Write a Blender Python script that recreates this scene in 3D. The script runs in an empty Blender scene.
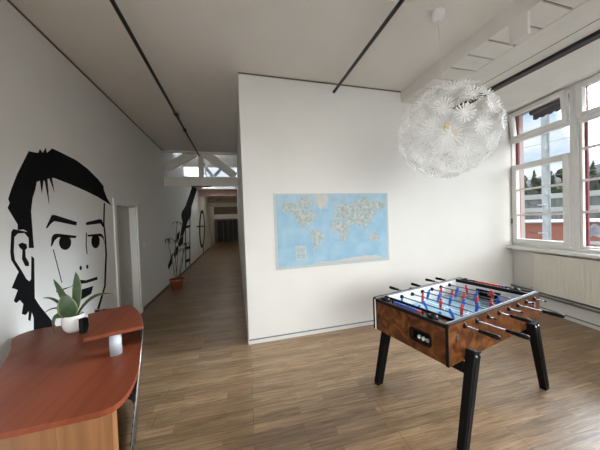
import bpy, bmesh, math, random
from mathutils import Matrix, Vector, noise
from mathutils.geometry import tessellate_polygon
C = bpy.context.scene.collection
SC = bpy.context.scene
PI = math.pi
rad = math.radians

# ------------------------------------------------------------------ camera
cam_data = bpy.data.cameras.new('camera')
cam_data.sensor_fit = 'HORIZONTAL'
cam_data.sensor_width = 36.0
cam_data.lens = 14.3847
cam_data.clip_start = 0.05
cam_data.clip_end = 500
cam = bpy.data.objects.new('camera', cam_data)
C.objects.link(cam)
cam.matrix_world = Matrix.Translation((0, 0, 1.62)) @ Matrix((
    (0.966098, 0.040177, -0.255031), (-0.255603, 0.00971, -0.966733), (-0.036364, 0.999145, 0.01965))).to_4x4()
SC.camera = cam
SC.view_settings.view_transform = 'Standard'
SC.view_settings.look = 'None'
SC.view_settings.gamma = 1.0
SC.view_settings.use_curve_mapping = False
SC.view_settings.exposure = 0.32

# ------------------------------------------------------------------ sky: broken cloud, brightest behind the room and off to the right
world = bpy.data.worlds.new('sky')
SC.world = world
world.use_nodes = True
nt = world.node_tree
nt.nodes.clear()
N = nt.nodes.new
tc = N('ShaderNodeTexCoord')
nz = N('ShaderNodeTexNoise'); nz.inputs['Scale'].default_value = 5.0; nz.inputs['Detail'].default_value = 6.0; nz.inputs['Roughness'].default_value = 0.55
mp = N('ShaderNodeMapping'); mp.inputs['Scale'].default_value = (1, 1, 2.6)
cr = N('ShaderNodeValToRGB')
cr.color_ramp.elements[0].position = 0.34; cr.color_ramp.elements[0].color = (0.50, 0.66, 0.86, 1)
cr.color_ramp.elements[1].position = 0.52; cr.color_ramp.elements[1].color = (0.90, 0.93, 0.97, 1)
dot = N('ShaderNodeVectorMath'); dot.operation = 'DOT_PRODUCT'
g = Vector((0.0, -0.93, 0.28)).normalized()
dot.inputs[1].default_value = g
mr = N('ShaderNodeMapRange'); mr.interpolation_type = 'SMOOTHSTEP'
mr.inputs['From Min'].default_value = 0.82; mr.inputs['From Max'].default_value = 1.0
mr.inputs['To Min'].default_value = 0.92; mr.inputs['To Max'].default_value = 10.0
bg = N('ShaderNodeBackground')
out = N('ShaderNodeOutputWorld')
nt.links.new(tc.outputs['Generated'], mp.inputs['Vector'])
nt.links.new(mp.outputs['Vector'], nz.inputs['Vector'])
nt.links.new(nz.outputs['Fac'], cr.inputs['Fac'])
nt.links.new(tc.outputs['Generated'], dot.inputs[0])
nt.links.new(dot.outputs['Value'], mr.inputs['Value'])
warm = N('ShaderNodeMixRGB'); warm.inputs[2].default_value = (1.0, 0.985, 0.96, 1)
gf = N('ShaderNodeMapRange'); gf.inputs['From Min'].default_value = 0.32; gf.inputs['From Max'].default_value = 0.6
nt.links.new(dot.outputs['Value'], gf.inputs['Value'])
nt.links.new(gf.outputs['Result'], warm.inputs['Fac'])
nt.links.new(cr.outputs['Color'], warm.inputs[1])
nt.links.new(warm.outputs[0], bg.inputs['Color'])
dot2 = N('ShaderNodeVectorMath'); dot2.operation = 'DOT_PRODUCT'
dot2.inputs[1].default_value = Vector((0.965, 0.06, 0.34)).normalized()
mr2 = N('ShaderNodeMapRange'); mr2.interpolation_type = 'SMOOTHSTEP'
mr2.inputs['From Min'].default_value = 0.912; mr2.inputs['From Max'].default_value = 1.0
mr2.inputs['To Min'].default_value = 0.0; mr2.inputs['To Max'].default_value = 84.0
add = N('ShaderNodeMath'); add.operation = 'ADD'
nt.links.new(tc.outputs['Generated'], dot2.inputs[0]); nt.links.new(dot2.outputs['Value'], mr2.inputs['Value'])
nt.links.new(mr.outputs['Result'], add.inputs[0]); nt.links.new(mr2.outputs['Result'], add.inputs[1])
nt.links.new(add.outputs[0], bg.inputs['Strength'])
nt.links.new(bg.outputs['Background'], out.inputs['Surface'])

# ------------------------------------------------------------------ helpers
def tag(o, label=None, cat=None, group=None, kind=None):
    if label: o['label'] = label
    if cat: o['category'] = cat
    if group: o['group'] = group
    if kind: o['kind'] = kind
    return o

def empty(name, loc=(0, 0, 0), rz=0.0, label=None, cat=None, group=None, kind=None, parent=None):
    o = bpy.data.objects.new(name, None)
    C.objects.link(o)
    o.empty_display_size = 0.1
    o.location = loc
    o.rotation_euler = (0, 0, rz)
    if parent: o.parent = parent
    return tag(o, label, cat, group, kind)

class MB:
    """collects shapes, then links them as ONE mesh object"""
    def __init__(s):
        s.bm = bmesh.new()
    def box(s, x0, x1, y0, y1, z0, z1, mi=0):
        b = s.bm
        v = [b.verts.new(p) for p in ((x0,y0,z0),(x1,y0,z0),(x1,y1,z0),(x0,y1,z0),(x0,y0,z1),(x1,y0,z1),(x1,y1,z1),(x0,y1,z1))]
        for f in ((0,3,2,1),(4,5,6,7),(0,1,5,4),(1,2,6,5),(2,3,7,6),(3,0,4,7)):
            b.faces.new([v[i] for i in f]).material_index = mi
        return s
    def bar(s, p, q, w, h, w2=None, h2=None, up=(0,0,1), mi=0):
        """a straight bar of rectangular section from p to q"""
        p, q = Vector(p), Vector(q)
        d = (q-p).normalized()
        up = Vector(up)
        x = d.cross(up)
        if x.length < 1e-5: x = d.cross(Vector((1,0,0)))
        x.normalize(); y = x.cross(d)
        w2 = w if w2 is None else w2; h2 = h if h2 is None else h2
        v = []
        for c, a, b in ((p, w, h), (q, w2, h2)):
            for i, j in ((-1,-1),(1,-1),(1,1),(-1,1)):
                v.append(s.bm.verts.new(c + x*a/2*i + y*b/2*j))
        for f in ((0,1,2,3),(7,6,5,4),(0,4,5,1),(1,5,6,2),(2,6,7,3),(3,7,4,0)):
            s.bm.faces.new([v[i] for i in f]).material_index = mi
        return s
    def tube(s, pts, r, n=10, cap=True, mi=0, smooth=True):
        pts = [Vector(p) for p in pts]
        rs = r if isinstance(r, (list, tuple)) else [r]*len(pts)
        rings = []
        prev = None
        for i, p in enumerate(pts):
            d = (pts[min(i+1, len(pts)-1)] - pts[max(i-1, 0)]).normalized()
            if prev is None:
                x = d.cross(Vector((0,0,1)))
                if x.length < 1e-3: x = d.cross(Vector((1,0,0)))
            else:
                x = prev - d*prev.dot(d)
            x.normalize(); prev = x
            y = d.cross(x)
            rings.append([s.bm.verts.new(p + (x*math.cos(2*PI*k/n) + y*math.sin(2*PI*k/n))*rs[i]) for k in range(n)])
        for a, b in zip(rings, rings[1:]):
            for k in range(n):
                f = s.bm.faces.new((a[k], a[(k+1)%n], b[(k+1)%n], b[k])); f.smooth = smooth; f.material_index = mi
        if cap:
            s.bm.faces.new(list(reversed(rings[0]))).material_index = mi
            s.bm.faces.new(rings[-1]).material_index = mi
        return s
    def lathe(s, prof, c=(0,0,0), n=24, mi=0):
        c = Vector(c)
        rings = []
        for r, z in prof:
            if r < 1e-6: rings.append([s.bm.verts.new(c+Vector((0,0,z)))])
            else: rings.append([s.bm.verts.new(c+Vector((r*math.cos(2*PI*k/n), r*math.sin(2*PI*k/n), z))) for k in range(n)])
        for a, b in zip(rings, rings[1:]):
            for k in range(n):
                k2 = (k+1) % n
                if len(a) == 1 and len(b) == 1: continue
                if len(a) == 1: q = (a[0], b[k2], b[k])
                elif len(b) == 1: q = (a[k], a[k2], b[0])
                else: q = (a[k], a[k2], b[k2], b[k])
                f = s.bm.faces.new(q); f.smooth = True; f.material_index = mi
        return s
    def ball(s, c, r, n=12, m=8, sq=(1,1,1), mi=0):
        start = len(s.bm.verts)
        s.lathe([(r*math.sin(PI*i/m), -r*math.cos(PI*i/m)) for i in range(m+1)], (0,0,0), n, mi)
        s.bm.verts.ensure_lookup_table()
        c = Vector(c)
        for v in s.bm.verts[start:]:
            v.co = Vector((v.co.x*sq[0], v.co.y*sq[1], v.co.z*sq[2])) + c
        return s
    def prism(s, poly, h, axis='z', base=0.0, mi=0):
        """extrude a 2-D outline: axis z -> (x,y), axis x -> (y,z), axis y -> (x,z)"""
        def P(a, b, t):
            return (a,b,t) if axis == 'z' else ((t,a,b) if axis == 'x' else (a,t,b))
        lo = [s.bm.verts.new(P(a,b,base)) for a, b in poly]
        hi = [s.bm.verts.new(P(a,b,base+h)) for a, b in poly]
        n = len(poly)
        fs = []
        tris = tessellate_polygon([[Vector((a, b, 0)) for a, b in poly]])
        for vs in (lo, hi):
            for t in tris:
                try: s.bm.faces.new([vs[i] for i in t]).material_index = mi
                except ValueError: pass
        for k in range(n):
            s.bm.faces.new((lo[k], lo[(k+1)%n], hi[(k+1)%n], hi[k])).material_index = mi
        return s
    def move(s, m, start=0):
        s.bm.verts.ensure_lookup_table()
        for v in s.bm.verts[start:]: v.co = m @ v.co
        return s
    def build(s, name, mat, parent=None, bevel=0.0, seg=2, loc=None, rz=0.0):
        bmesh.ops.recalc_face_normals(s.bm, faces=s.bm.faces[:])
        me = bpy.data.meshes.new(name)
        s.bm.to_mesh(me); s.bm.free()
        for m in (mat if isinstance(mat, (list, tuple)) else [mat]): me.materials.append(m)
        o = bpy.data.objects.new(name, me)
        C.objects.link(o)
        if loc: o.location = loc
        o.rotation_euler = (0, 0, rz)
        if parent: o.parent = parent
        if bevel:
            b = o.modifiers.new('edge', 'BEVEL'); b.width = bevel; b.segments = seg; b.limit_method = 'ANGLE'; b.angle_limit = rad(35)
        return o

def copy_tree(o, parent=None):
    c = o.copy(); C.objects.link(c)
    if parent: c.parent = parent
    for ch in list(o.children): copy_tree(ch, c)
    return c

def mat(name, col, rough=0.6, metal=0.0, var=0.0, scale=6.0, col2=None, bump=0.0, emit=None, spec=None, stretch=None, coat=0.0):
    m = bpy.data.materials.new(name)
    m.use_nodes = True
    t = m.node_tree
    b = t.nodes['Principled BSDF']
    b.inputs['Base Color'].default_value = (*col, 1)
    b.inputs['Roughness'].default_value = rough
    b.inputs['Metallic'].default_value = metal
    if spec is not None: b.inputs['Specular IOR Level'].default_value = spec
    if coat: b.inputs['Coat Weight'].default_value = coat; b.inputs['Coat Roughness'].default_value = 0.12
    if emit:
        b.inputs['Emission Color'].default_value = (*emit[0], 1); b.inputs['Emission Strength'].default_value = emit[1]
    c = t.nodes.new('ShaderNodeTexCoord')
    mpn = t.nodes.new('ShaderNodeMapping')
    if stretch: mpn.inputs['Scale'].default_value = stretch
    n = t.nodes.new('ShaderNodeTexNoise'); n.inputs['Scale'].default_value = scale; n.inputs['Detail'].default_value = 5
    t.links.new(c.outputs['Object'], mpn.inputs['Vector'])
    t.links.new(mpn.outputs['Vector'], n.inputs['Vector'])
    if col2 is None: col2 = tuple(max(0, x*(1-var)) for x in col)
    r = t.nodes.new('ShaderNodeValToRGB')
    r.color_ramp.elements[0].position = 0.35; r.color_ramp.elements[1].position = 0.65
    r.color_ramp.elements[0].color = (*col, 1); r.color_ramp.elements[1].color = (*col2, 1)
    t.links.new(n.outputs['Fac'], r.inputs['Fac'])
    t.links.new(r.outputs['Color'], b.inputs['Base Color'])
    if bump:
        bp = t.nodes.new('ShaderNodeBump'); bp.inputs['Strength'].default_value = bump; bp.inputs['Distance'].default_value = 0.01
        t.links.new(n.outputs['Fac'], bp.inputs['Height']); t.links.new(bp.outputs['Normal'], b.inputs['Normal'])
    return m

M = {}
M['wall'] = mat('white_plaster', (0.79, 0.777, 0.752), 0.85, var=0.03, scale=2.0)
M['wall_l'] = mat('white_plaster_left', (0.79, 0.777, 0.752), 0.85, var=0.03, scale=2.0)
M['ceil'] = mat('ceiling_paint', (0.80, 0.765, 0.715), 0.9, var=0.05, scale=1.2)
M['beam'] = mat('painted_timber', (0.78, 0.745, 0.69), 0.8, var=0.06, scale=3.0)
M['gap'] = mat('dark_joint', (0.06, 0.05, 0.04), 0.9)
M['black'] = mat('black_metal', (0.012, 0.012, 0.013), 0.45, var=0.2)
M['paint'] = mat('black_wall_paint', (0.006, 0.006, 0.007), 0.85, var=0.2, scale=3, spec=0.15)
M['rubber'] = mat('black_rubber', (0.006, 0.006, 0.007), 0.55, var=0.3, spec=0.2)
M['white'] = mat('white_lacquer', (0.82, 0.82, 0.81), 0.35, var=0.02)
M['frame'] = mat('window_white', (0.78, 0.77, 0.745), 0.4, var=0.03)
M['door'] = mat('door_grey', (0.56, 0.54, 0.50), 0.5, var=0.04)
M['chrome'] = mat('brushed_steel', (0.52, 0.52, 0.53), 0.3, 1.0, var=0.05, scale=20)
M['steel'] = mat('dark_steel', (0.16, 0.16, 0.17), 0.42, 1.0, var=0.1, scale=20)
M['silver'] = mat('satin_silver', (0.44, 0.46, 0.51), 0.55, 0.4, var=0.05)
M['radiator'] = mat('radiator_enamel', (0.76, 0.735, 0.65), 0.4, var=0.02)
M['base'] = mat('skirting_white', (0.74, 0.74, 0.73), 0.5, var=0.03)
M['base_d'] = mat('skirting_dark', (0.16, 0.13, 0.11), 0.6, var=0.2)
M['grey'] = mat('grey_pipe', (0.20, 0.20, 0.195), 0.45, var=0.15)
M['terracotta'] = mat('terracotta', (0.36, 0.085, 0.035), 0.7, var=0.2, scale=10)
M['soil'] = mat('soil', (0.035, 0.022, 0.014), 0.95, var=0.5, scale=40)
M['ceramic'] = mat('white_ceramic', (0.80, 0.78, 0.76), 0.2, var=0.03, spec=0.6)
M['leaf'] = mat('leaf_green', (0.022, 0.045, 0.016), 0.4, col2=(0.045, 0.075, 0.030), scale=25)
M['leaf_edge'] = mat('leaf_pale_edge', (0.17, 0.20, 0.06), 0.45, var=0.2, scale=15)
M['leaf_dry'] = mat('dry_leaf', (0.10, 0.095, 0.04), 0.6, col2=(0.05, 0.04, 0.025), scale=12)
M['stem'] = mat('plant_stem', (0.13, 0.09, 0.05), 0.7, var=0.3)
M['burl'] = None
M['red'] = mat('red_plastic', (0.62, 0.035, 0.03), 0.3, var=0.1)
M['blue'] = mat('blue_plastic', (0.02, 0.12, 0.55), 0.3, var=0.1)
M['leg'] = mat('black_leg_paint', (0.0055, 0.005, 0.005), 0.6, var=0.25, spec=0.12)
M['ledge'] = mat('brown_ledge', (0.10, 0.035, 0.015), 0.3, var=0.3, scale=8)
M['maroon'] = mat('maroon_paint', (0.21, 0.036, 0.045), 0.6, var=0.2)
M['render'] = mat('outer_render', (0.32, 0.29, 0.275), 0.9, var=0.06)
M['awning'] = mat('dark_awning', (0.06, 0.05, 0.05), 0.9, var=0.3)
M['redbeam'] = mat('brick_red_beam', (0.50, 0.31, 0.28), 0.8, col2=(0.36, 0.19, 0.17), scale=25, stretch=(1, 1, 3))
M['wood_lt'] = mat('light_timber', (0.50, 0.38, 0.26), 0.7, var=0.2)

def glass(name, tint=(1, 1, 1), gloss=0.06):
    m = bpy.data.materials.new(name); m.use_nodes = True
    t = m.node_tree; t.nodes.clear()
    a = t.nodes.new('ShaderNodeBsdfTransparent'); a.inputs[0].default_value = (*tint, 1)
    b = t.nodes.new('ShaderNodeBsdfGlossy'); b.inputs['Roughness'].default_value = 0.02
    f = t.nodes.new('ShaderNodeFresnel'); f.inputs['IOR'].default_value = 1.45
    x = t.nodes.new('ShaderNodeMixShader'); o = t.nodes.new('ShaderNodeOutputMaterial')
    ge = t.nodes.new('ShaderNodeNewGeometry'); iv = t.nodes.new('ShaderNodeMath'); iv.operation = 'SUBTRACT'; iv.inputs[0].default_value = 1.0
    mu = t.nodes.new('ShaderNodeMath'); mu.operation = 'MULTIPLY'
    t.links.new(ge.outputs['Backfacing'], iv.inputs[1]); t.links.new(iv.outputs[0], mu.inputs[0]); t.links.new(f.outputs[0], mu.inputs[1])
    t.links.new(mu.outputs[0], x.inputs[0]); t.links.new(a.outputs[0], x.inputs[1]); t.links.new(b.outputs[0], x.inputs[2])
    t.links.new(x.outputs[0], o.inputs[0])
    return m
M['glass'] = glass('window_glass', (0.96, 0.98, 0.98))
M['glass_dark'] = mat('dark_glazing', (0.012, 0.012, 0.013), 0.35, var=0.1, spec=0.2)

def wood(name, c1, c2, axis='x', scale=3.0, rough=0.35, spec=0.5, coat=0.0, fine=30.0):
    """straight-grained timber along one axis"""
    m = bpy.data.materials.new(name); m.use_nodes = True
    t = m.node_tree; b = t.nodes['Principled BSDF']
    b.inputs['Roughness'].default_value = rough; b.inputs['Specular IOR Level'].default_value = spec
    c = t.nodes.new('ShaderNodeTexCoord'); mp = t.nodes.new('ShaderNodeMapping')
    s = {'x': (0.06, 1, 1), 'y': (1, 0.06, 1), 'z': (1, 1, 0.06)}[axis]
    mp.inputs['Scale'].default_value = s
    n = t.nodes.new('ShaderNodeTexNoise'); n.inputs['Scale'].default_value = fine; n.inputs['Detail'].default_value = 6; n.inputs['Distortion'].default_value = 0.4
    n2 = t.nodes.new('ShaderNodeTexNoise'); n2.inputs['Scale'].default_value = scale; n2.inputs['Detail'].default_value = 2
    mx = t.nodes.new('ShaderNodeMath'); mx.operation = 'MULTIPLY_ADD'; mx.inputs[1].default_value = 0.5
    m2 = t.nodes.new('ShaderNodeMath'); m2.operation = 'MULTIPLY'; m2.inputs[1].default_value = 0.5
    r = t.nodes.new('ShaderNodeValToRGB')
    r.color_ramp.elements[0].position = 0.36; r.color_ramp.elements[1].position = 0.64
    r.color_ramp.elements[0].color = (*c1, 1); r.color_ramp.elements[1].color = (*c2, 1)
    L = t.links.new
    L(c.outputs['Object'], mp.inputs['Vector']); L(mp.outputs['Vector'], n.inputs['Vector']); L(mp.outputs['Vector'], n2.inputs['Vector'])
    L(n2.outputs['Fac'], m2.inputs[0]); L(n.outputs['Fac'], mx.inputs[0]); L(m2.outputs[0], mx.inputs[2])
    L(mx.outputs[0], r.inputs['Fac']); L(r.outputs['Color'], b.inputs['Base Color'])
    return m
M['cherry'] = wood('cherry_veneer', (0.135, 0.028, 0.011), (0.215, 0.052, 0.021), 'y', 4, 0.42, spec=0.22, fine=22)
M['oak'] = wood('honey_oak_veneer', (0.17, 0.070, 0.024), (0.26, 0.118, 0.045), 'z', 4, 0.4)

def burl():
    m = bpy.data.materials.new('walnut_burl'); m.use_nodes = True
    t = m.node_tree; b = t.nodes['Principled BSDF']; L = t.links.new
    b.inputs['Roughness'].default_value = 0.35; b.inputs['Specular IOR Level'].default_value = 0.3; b.inputs['Coat Weight'].default_value = 0.08; b.inputs['Coat Roughness'].default_value = 0.1
    c = t.nodes.new('ShaderNodeTexCoord')
    n = t.nodes.new('ShaderNodeTexNoise'); n.inputs['Scale'].default_value = 5.5; n.inputs['Detail'].default_value = 7; n.inputs['Distortion'].default_value = 2.6
    r = t.nodes.new('ShaderNodeValToRGB'); e = r.color_ramp.elements
    e[0].position = 0.33; e[0].color = (0.045, 0.013, 0.004, 1)
    e[1].position = 0.70; e[1].color = (0.225, 0.085, 0.025, 1)
    q = r.color_ramp.elements.new(0.52); q.color = (0.115, 0.037, 0.010, 1)
    L(c.outputs['Object'], n.inputs['Vector']); L(n.outputs['Fac'], r.inputs['Fac']); L(r.outputs['Color'], b.inputs['Base Color'])
    return m
M['burl'] = burl()

def floor_mat():
    m = bpy.data.materials.new('oak_plank_floor'); m.use_nodes = True
    t = m.node_tree; b = t.nodes['Principled BSDF']; L = t.links.new
    c = t.nodes.new('ShaderNodeTexCoord')
    mp = t.nodes.new('ShaderNodeMapping'); mp.inputs['Rotation'].default_value = (0, 0, rad(2.0))
    L(c.outputs['Object'], mp.inputs['Vector'])
    br = t.nodes.new('ShaderNodeTexBrick')
    br.offset = 0.37; br.offset_frequency = 2; br.squash = 1.0
    br.inputs['Scale'].default_value = 1.0
    br.inputs['Brick Width'].default_value = 0.62; br.inputs['Row Height'].default_value = 0.088
    br.inputs['Mortar Size'].default_value = 0.0013; br.inputs['Mortar Smooth'].default_value = 0.3
    br.inputs['Color1'].default_value = (0, 0, 0, 1); br.inputs['Color2'].default_value = (1, 1, 1, 1); br.inputs['Mortar'].default_value = (0.5, 0.5, 0.5, 1)
    L(mp.outputs['Vector'], br.inputs['Vector'])
    # wide board joints
    br2 = t.nodes.new('ShaderNodeTexBrick')
    br2.offset = 0.43
    br2.inputs['Scale'].default_value = 1.0
    br2.inputs['Brick Width'].default_value = 1.86; br2.inputs['Row Height'].default_value = 0.176
    br2.inputs['Mortar Size'].default_value = 0.0022; br2.inputs['Mortar Smooth'].default_value = 0.2
    L(mp.outputs['Vector'], br2.inputs['Vector'])
    # grain, moved per plank
    ms = t.nodes.new('ShaderNodeMapping'); ms.inputs['Scale'].default_value = (1.4, 22, 1)
    L(mp.outputs['Vector'], ms.inputs['Vector'])
    va = t.nodes.new('ShaderNodeVectorMath'); va.operation = 'MULTIPLY_ADD'
    va.inputs[1].default_value = (7.3, 3.1, 5.7)
    L(br.outputs['Color'], va.inputs[0]); L(ms.outputs['Vector'], va.inputs[2])
    n = t.nodes.new('ShaderNodeTexNoise'); n.inputs['Scale'].default_value = 2.2; n.inputs['Detail'].default_value = 7; n.inputs['Roughness'].default_value = 0.65; n.inputs['Distortion'].default_value = 0.6
    L(va.outputs[0], n.inputs['Vector'])
    r = t.nodes.new('ShaderNodeValToRGB'); e = r.color_ramp.elements
    e[0].position = 0.32; e[0].color = (0.158, 0.089, 0.045, 1)
    e[1].position = 0.68; e[1].color = (0.37, 0.245, 0.140, 1)
    L(n.outputs['Fac'], r.inputs['Fac'])
    # plank to plank tone
    hs = t.nodes.new('ShaderNodeMixRGB'); hs.blend_type = 'MULTIPLY'; hs.inputs['Fac'].default_value = 1.0
    pr = t.nodes.new('ShaderNodeValToRGB')
    pr.color_ramp.elements[0].color = (0.76, 0.75, 0.74, 1); pr.color_ramp.elements[1].color = (1.2, 1.19, 1.17, 1)
    L(br.outputs['Color'], pr.inputs['Fac']); L(r.outputs['Color'], hs.inputs[1]); L(pr.outputs['Color'], hs.inputs[2])
    ad = t.nodes.new('ShaderNodeMath'); ad.operation = 'MAXIMUM'
    h1 = t.nodes.new('ShaderNodeMath'); h1.operation = 'MULTIPLY'; h1.inputs[1].default_value = 0.35
    L(br.outputs['Fac'], h1.inputs[0]); L(h1.outputs[0], ad.inputs[0]); L(br2.outputs['Fac'], ad.inputs[1])
    jm = t.nodes.new('ShaderNodeMixRGB'); jm.inputs[2].default_value = (0.06, 0.04, 0.026, 1)
    sc = t.nodes.new('ShaderNodeMath'); sc.operation = 'MULTIPLY'; sc.inputs[1].default_value = 0.75
    L(ad.outputs[0], sc.inputs[0]); L(sc.outputs[0], jm.inputs['Fac']); L(hs.outputs[0], jm.inputs[1])
    L(jm.outputs[0], b.inputs['Base Color'])
    rr = t.nodes.new('ShaderNodeMapRange'); rr.inputs['To Min'].default_value = 0.24; rr.inputs['To Max'].default_value = 0.38
    L(n.outputs['Fac'], rr.inputs['Value']); L(rr.outputs[0], b.inputs['Roughness'])
    bp = t.nodes.new('ShaderNodeBump'); bp.inputs['Strength'].default_value = 0.25; bp.inputs['Distance'].default_value = 0.002; bp.invert = True
    L(ad.outputs[0], bp.inputs['Height']); L(bp.outputs['Normal'], b.inputs['Normal'])
    return m
M['floor'] = floor_mat()

def S(name, mb, m, parent=None, bevel=0.0):
    o = mb.build(name, m, parent, bevel)
    if not parent: o['kind'] = 'structure'
    return o

# ------------------------------------------------------------------ the room shell
# the window wall runs slightly askew: origin, direction along it, outward normal
WA = Vector((4.869, 3.343, 0)); WU = Vector((-0.17532, -0.98451, 0)); WN = Vector((0.98451, -0.17532, 0))
def wpt(y, o):
    s = (WA.y + WN.y*o - y)/0.98451
    p = WA + WU*s + WN*o
    return (p.x, y)
XL, XP, YP, H = -1.79, 0.097, 3.236, 3.568      # left wall, partition corner, map wall, ceiling
S('floor', MB().prism([(XL-0.15, -3.2), wpt(-3.2, 0.2), wpt(3.356, 0.2), (XL+2.4, 3.356), (XL+2.4, 24.0), (XL-0.15, 24.0)], 0.12, 'z', -0.12), M['floor'])
S('ceiling', MB().box(XL-0.15, XP+0.12, -3.2, 7.0, H, H+0.15).prism([(XP+0.12, -3.2), wpt(-3.2, 0.2), wpt(YP+0.12, 0.2), (XP+0.12, YP+0.12)], 0.15, 'z', H), M['ceil'])
# left wall with a door opening
DY0, DY1, DZ = 4.27, 5.06, 1.99
S('wall_left', MB().box(XL-0.15, XL, -3.2, DY0, 0, H).box(XL-0.15, XL, DY0, DY1, DZ, H).box(XL-0.15, XL, DY1, 7.0, 0, H)
  .box(XL-0.15, XL, 7.0, 24.0, 0, 4.6), M['wall_l'])
S('wall_back', MB().box(XP, 5.08, YP, YP+0.12, 0, H), M['wall'])
S('wall_corridor', MB().box(XP, XP+0.12, YP+0.12, 24.0, 0, 4.6), M['wall'])
FX0, FX1, FZ0, FZ1 = -1.4, 3.5, 0.9, 3.3
S('wall_front', MB().box(XL-0.15, 3.72, -3.2, -3.05, 0, FZ0).box(XL-0.15, 3.72, -3.2, -3.05, FZ1, H).box(XL-0.15, FX0, -3.2, -3.05, FZ0, FZ1).box(FX1, 3.72, -3.2, -3.05, FZ0, FZ1), M['wall'])
fw = empty('window_8', (0, -3.12, 0), kind='structure')  # unseen window behind the camera, added for front light on the walls
fm = MB()
for k in range(6):
    x = FX0 + (FX1-FX0)*k/5
    fm.box(x-0.05, x+0.05, -0.03, 0.03, FZ0, FZ1)
for z in (FZ0+0.04, 2.55, FZ1-0.04): fm.box(FX0, FX1, -0.03, 0.03, z-0.04, z+0.04)
fm.build('window_frame', M['frame'], fw)
MB().box(FX0, FX1, -0.003, 0.003, FZ0, FZ1).build('pane', M['glass'], fw)
# skirting
S('baseboard_back', MB().box(XP, 4.86, YP-0.014, YP, 0.0, 0.05), M['base'])
S('baseboard_back_cap', MB().box(XP, 4.86, YP-0.016, YP, 0.05, 0.06), M['grey'])
S('baseboard_left', MB().box(XL, XL+0.012, -3.0, DY0-0.08, 0, 0.06).box(XL, XL+0.012, DY1+0.09, 17.0, 0, 0.06), M['base_d'])
S('baseboard_corridor', MB().box(XP-0.012, XP, YP, 17.0, 0, 0.06), M['base'])
# dark strips painted in for the shadow gaps where walls meet the ceiling
S('shadow_strip_1', MB().box(XL, XL+0.012, -3.0, 7.0, H-0.014, H), M['base_d'])
S('shadow_strip_2', MB().box(XP, 2.55, YP-0.012, YP, H-0.014, H), M['base_d'])

# door in the left wall: casing, jambs and a leaf set back
door = empty('door_1', (XL, DY0, 0), kind='structure')
def loc(o, p):            # keep world coordinates while parenting to an unrotated empty
    o.location = Vector(o.location) - Vector(p.location); return o
d = MB().box(XL, XL+0.022, DY0-0.07, DY0, 0, DZ+0.07).box(XL, XL+0.022, DY1, DY1+0.07, 0, DZ+0.07).box(XL, XL+0.022, DY0, DY1, DZ, DZ+0.07)
loc(d.build('door_casing', M['white'], door, 0.004), door)
d = MB().box(XL-0.15, XL, DY0, DY0+0.025, 0, DZ).box(XL-0.15, XL, DY1-0.025, DY1, 0, DZ).box(XL-0.15, XL, DY0+0.025, DY1-0.025, DZ-0.025, DZ)
loc(d.build('door_jamb', M['white'], door), door)
leaf = loc(MB().box(XL-0.145, XL-0.105, DY0+0.025, DY1-0.025, 0.004, DZ-0.025).build('door_leaf', M['door'], door), door)
MBh = MB().tube([(XL-0.105, DY0+0.11, 1.02), (XL-0.055, DY0+0.11, 1.02), (XL-0.055, DY0+0.23, 1.02)], 0.009)
hd = MBh.build('door_handle', M['chrome'], leaf)

# light switch beside the door
t = empty('light_switch', (XL, 5.38, 1.25), label='small white light switch on left wall beyond the door', cat='switch')
MB().box(0, 0.010, -0.04, 0.04, -0.04, 0.04).build('plate', M['white'], t, 0.003)
MB().box(0.010, 0.014, -0.028, 0.028, -0.028, 0.028).build('rocker', M['white'], t, 0.002)

# ------------------------------------------------------------------ ceiling box beam with boards, blocks and rail on the right
BX0, BXc, BX1, BZ = 2.555, 2.95, 3.33, 3.395
S('beam_1', MB().box(BX0, BX0+0.012, -3.05, YP, BZ, H), M['beam'])
S('beam_2', MB().box(BXc, BX1, -3.05, YP, BZ-0.004, H), M['beam'])
bb = MB()
y = YP - 0.21
ends = [YP]
while y > -3.0:
    ends.append(y); y -= 0.225
for a, b in zip(ends, ends[1:]):
    bb.box(BX0+0.012, BXc, b+0.010, a-0.010, BZ+0.001, BZ+0.02)
S('beam_boards', bb, M['beam'])
S('beam_gap_lining', MB().box(BX0+0.012, BXc, -3.05, YP, BZ+0.022, BZ+0.03), M['gap'])
S('beam_block', MB().box(BX0-0.004, BX0+0.034, 1.548, 1.695, BZ-0.20, BZ+0.01), M['beam'], bevel=0.004)
S('trim_3', MB().box(BX1, BX1+0.010, -3.05, YP, BZ-0.005, BZ+0.006), M['gap'])
S('ceiling_soffit', MB().prism([(BX1+0.010, -3.05), wpt(-3.05, 0.0), wpt(YP, 0.0), (BX1+0.010, YP)], H-BZ-0.004, 'z', BZ+0.004), M['beam'])
t = MB().box(3.545, 3.645, -2.6, YP-0.02, BZ-0.035, BZ+0.004).build('curtain_rail', M['black'])
tag(t, 'wide black ceiling rail running above the windows', 'rail')
# tie rods hung under the ceiling
r1 = MB().tube([(-0.90, -2.9, 3.45), (-0.90, 7.95, 3.45)], 0.019)
for yy in (4.35, 5.05): r1.tube([(-0.90, yy, 3.45), (-0.90, yy+0.05, 3.45)], 0.03)
r1.tube([(-0.90, 4.6, 3.45), (-0.90, 4.6, H)], 0.006).tube([(-0.90, 0.6, 3.45), (-0.90, 0.6, H)], 0.006)
r1 = tag(r1.build('ceiling_rod', M['black']), 'long black rod under ceiling leading into the corridor', 'rod')
r2 = MB().tube([(1.43, -2.9, 3.45), (1.43, YP, 3.45)], 0.019).tube([(1.43, 1.2, 3.45), (1.43, 1.2, H)], 0.006)
r2 = tag(r2.build('ceiling_rod', M['black']), 'black rod under ceiling ending at wall above the map', 'rod')
cd = MB().box(0.5, 1.88, 1.895, 1.92, H-0.012, H)
tag(cd.build('cable_duct', M['beam']), 'thin white cable duct on ceiling leading to lamp canopy', 'cable duct')

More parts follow.
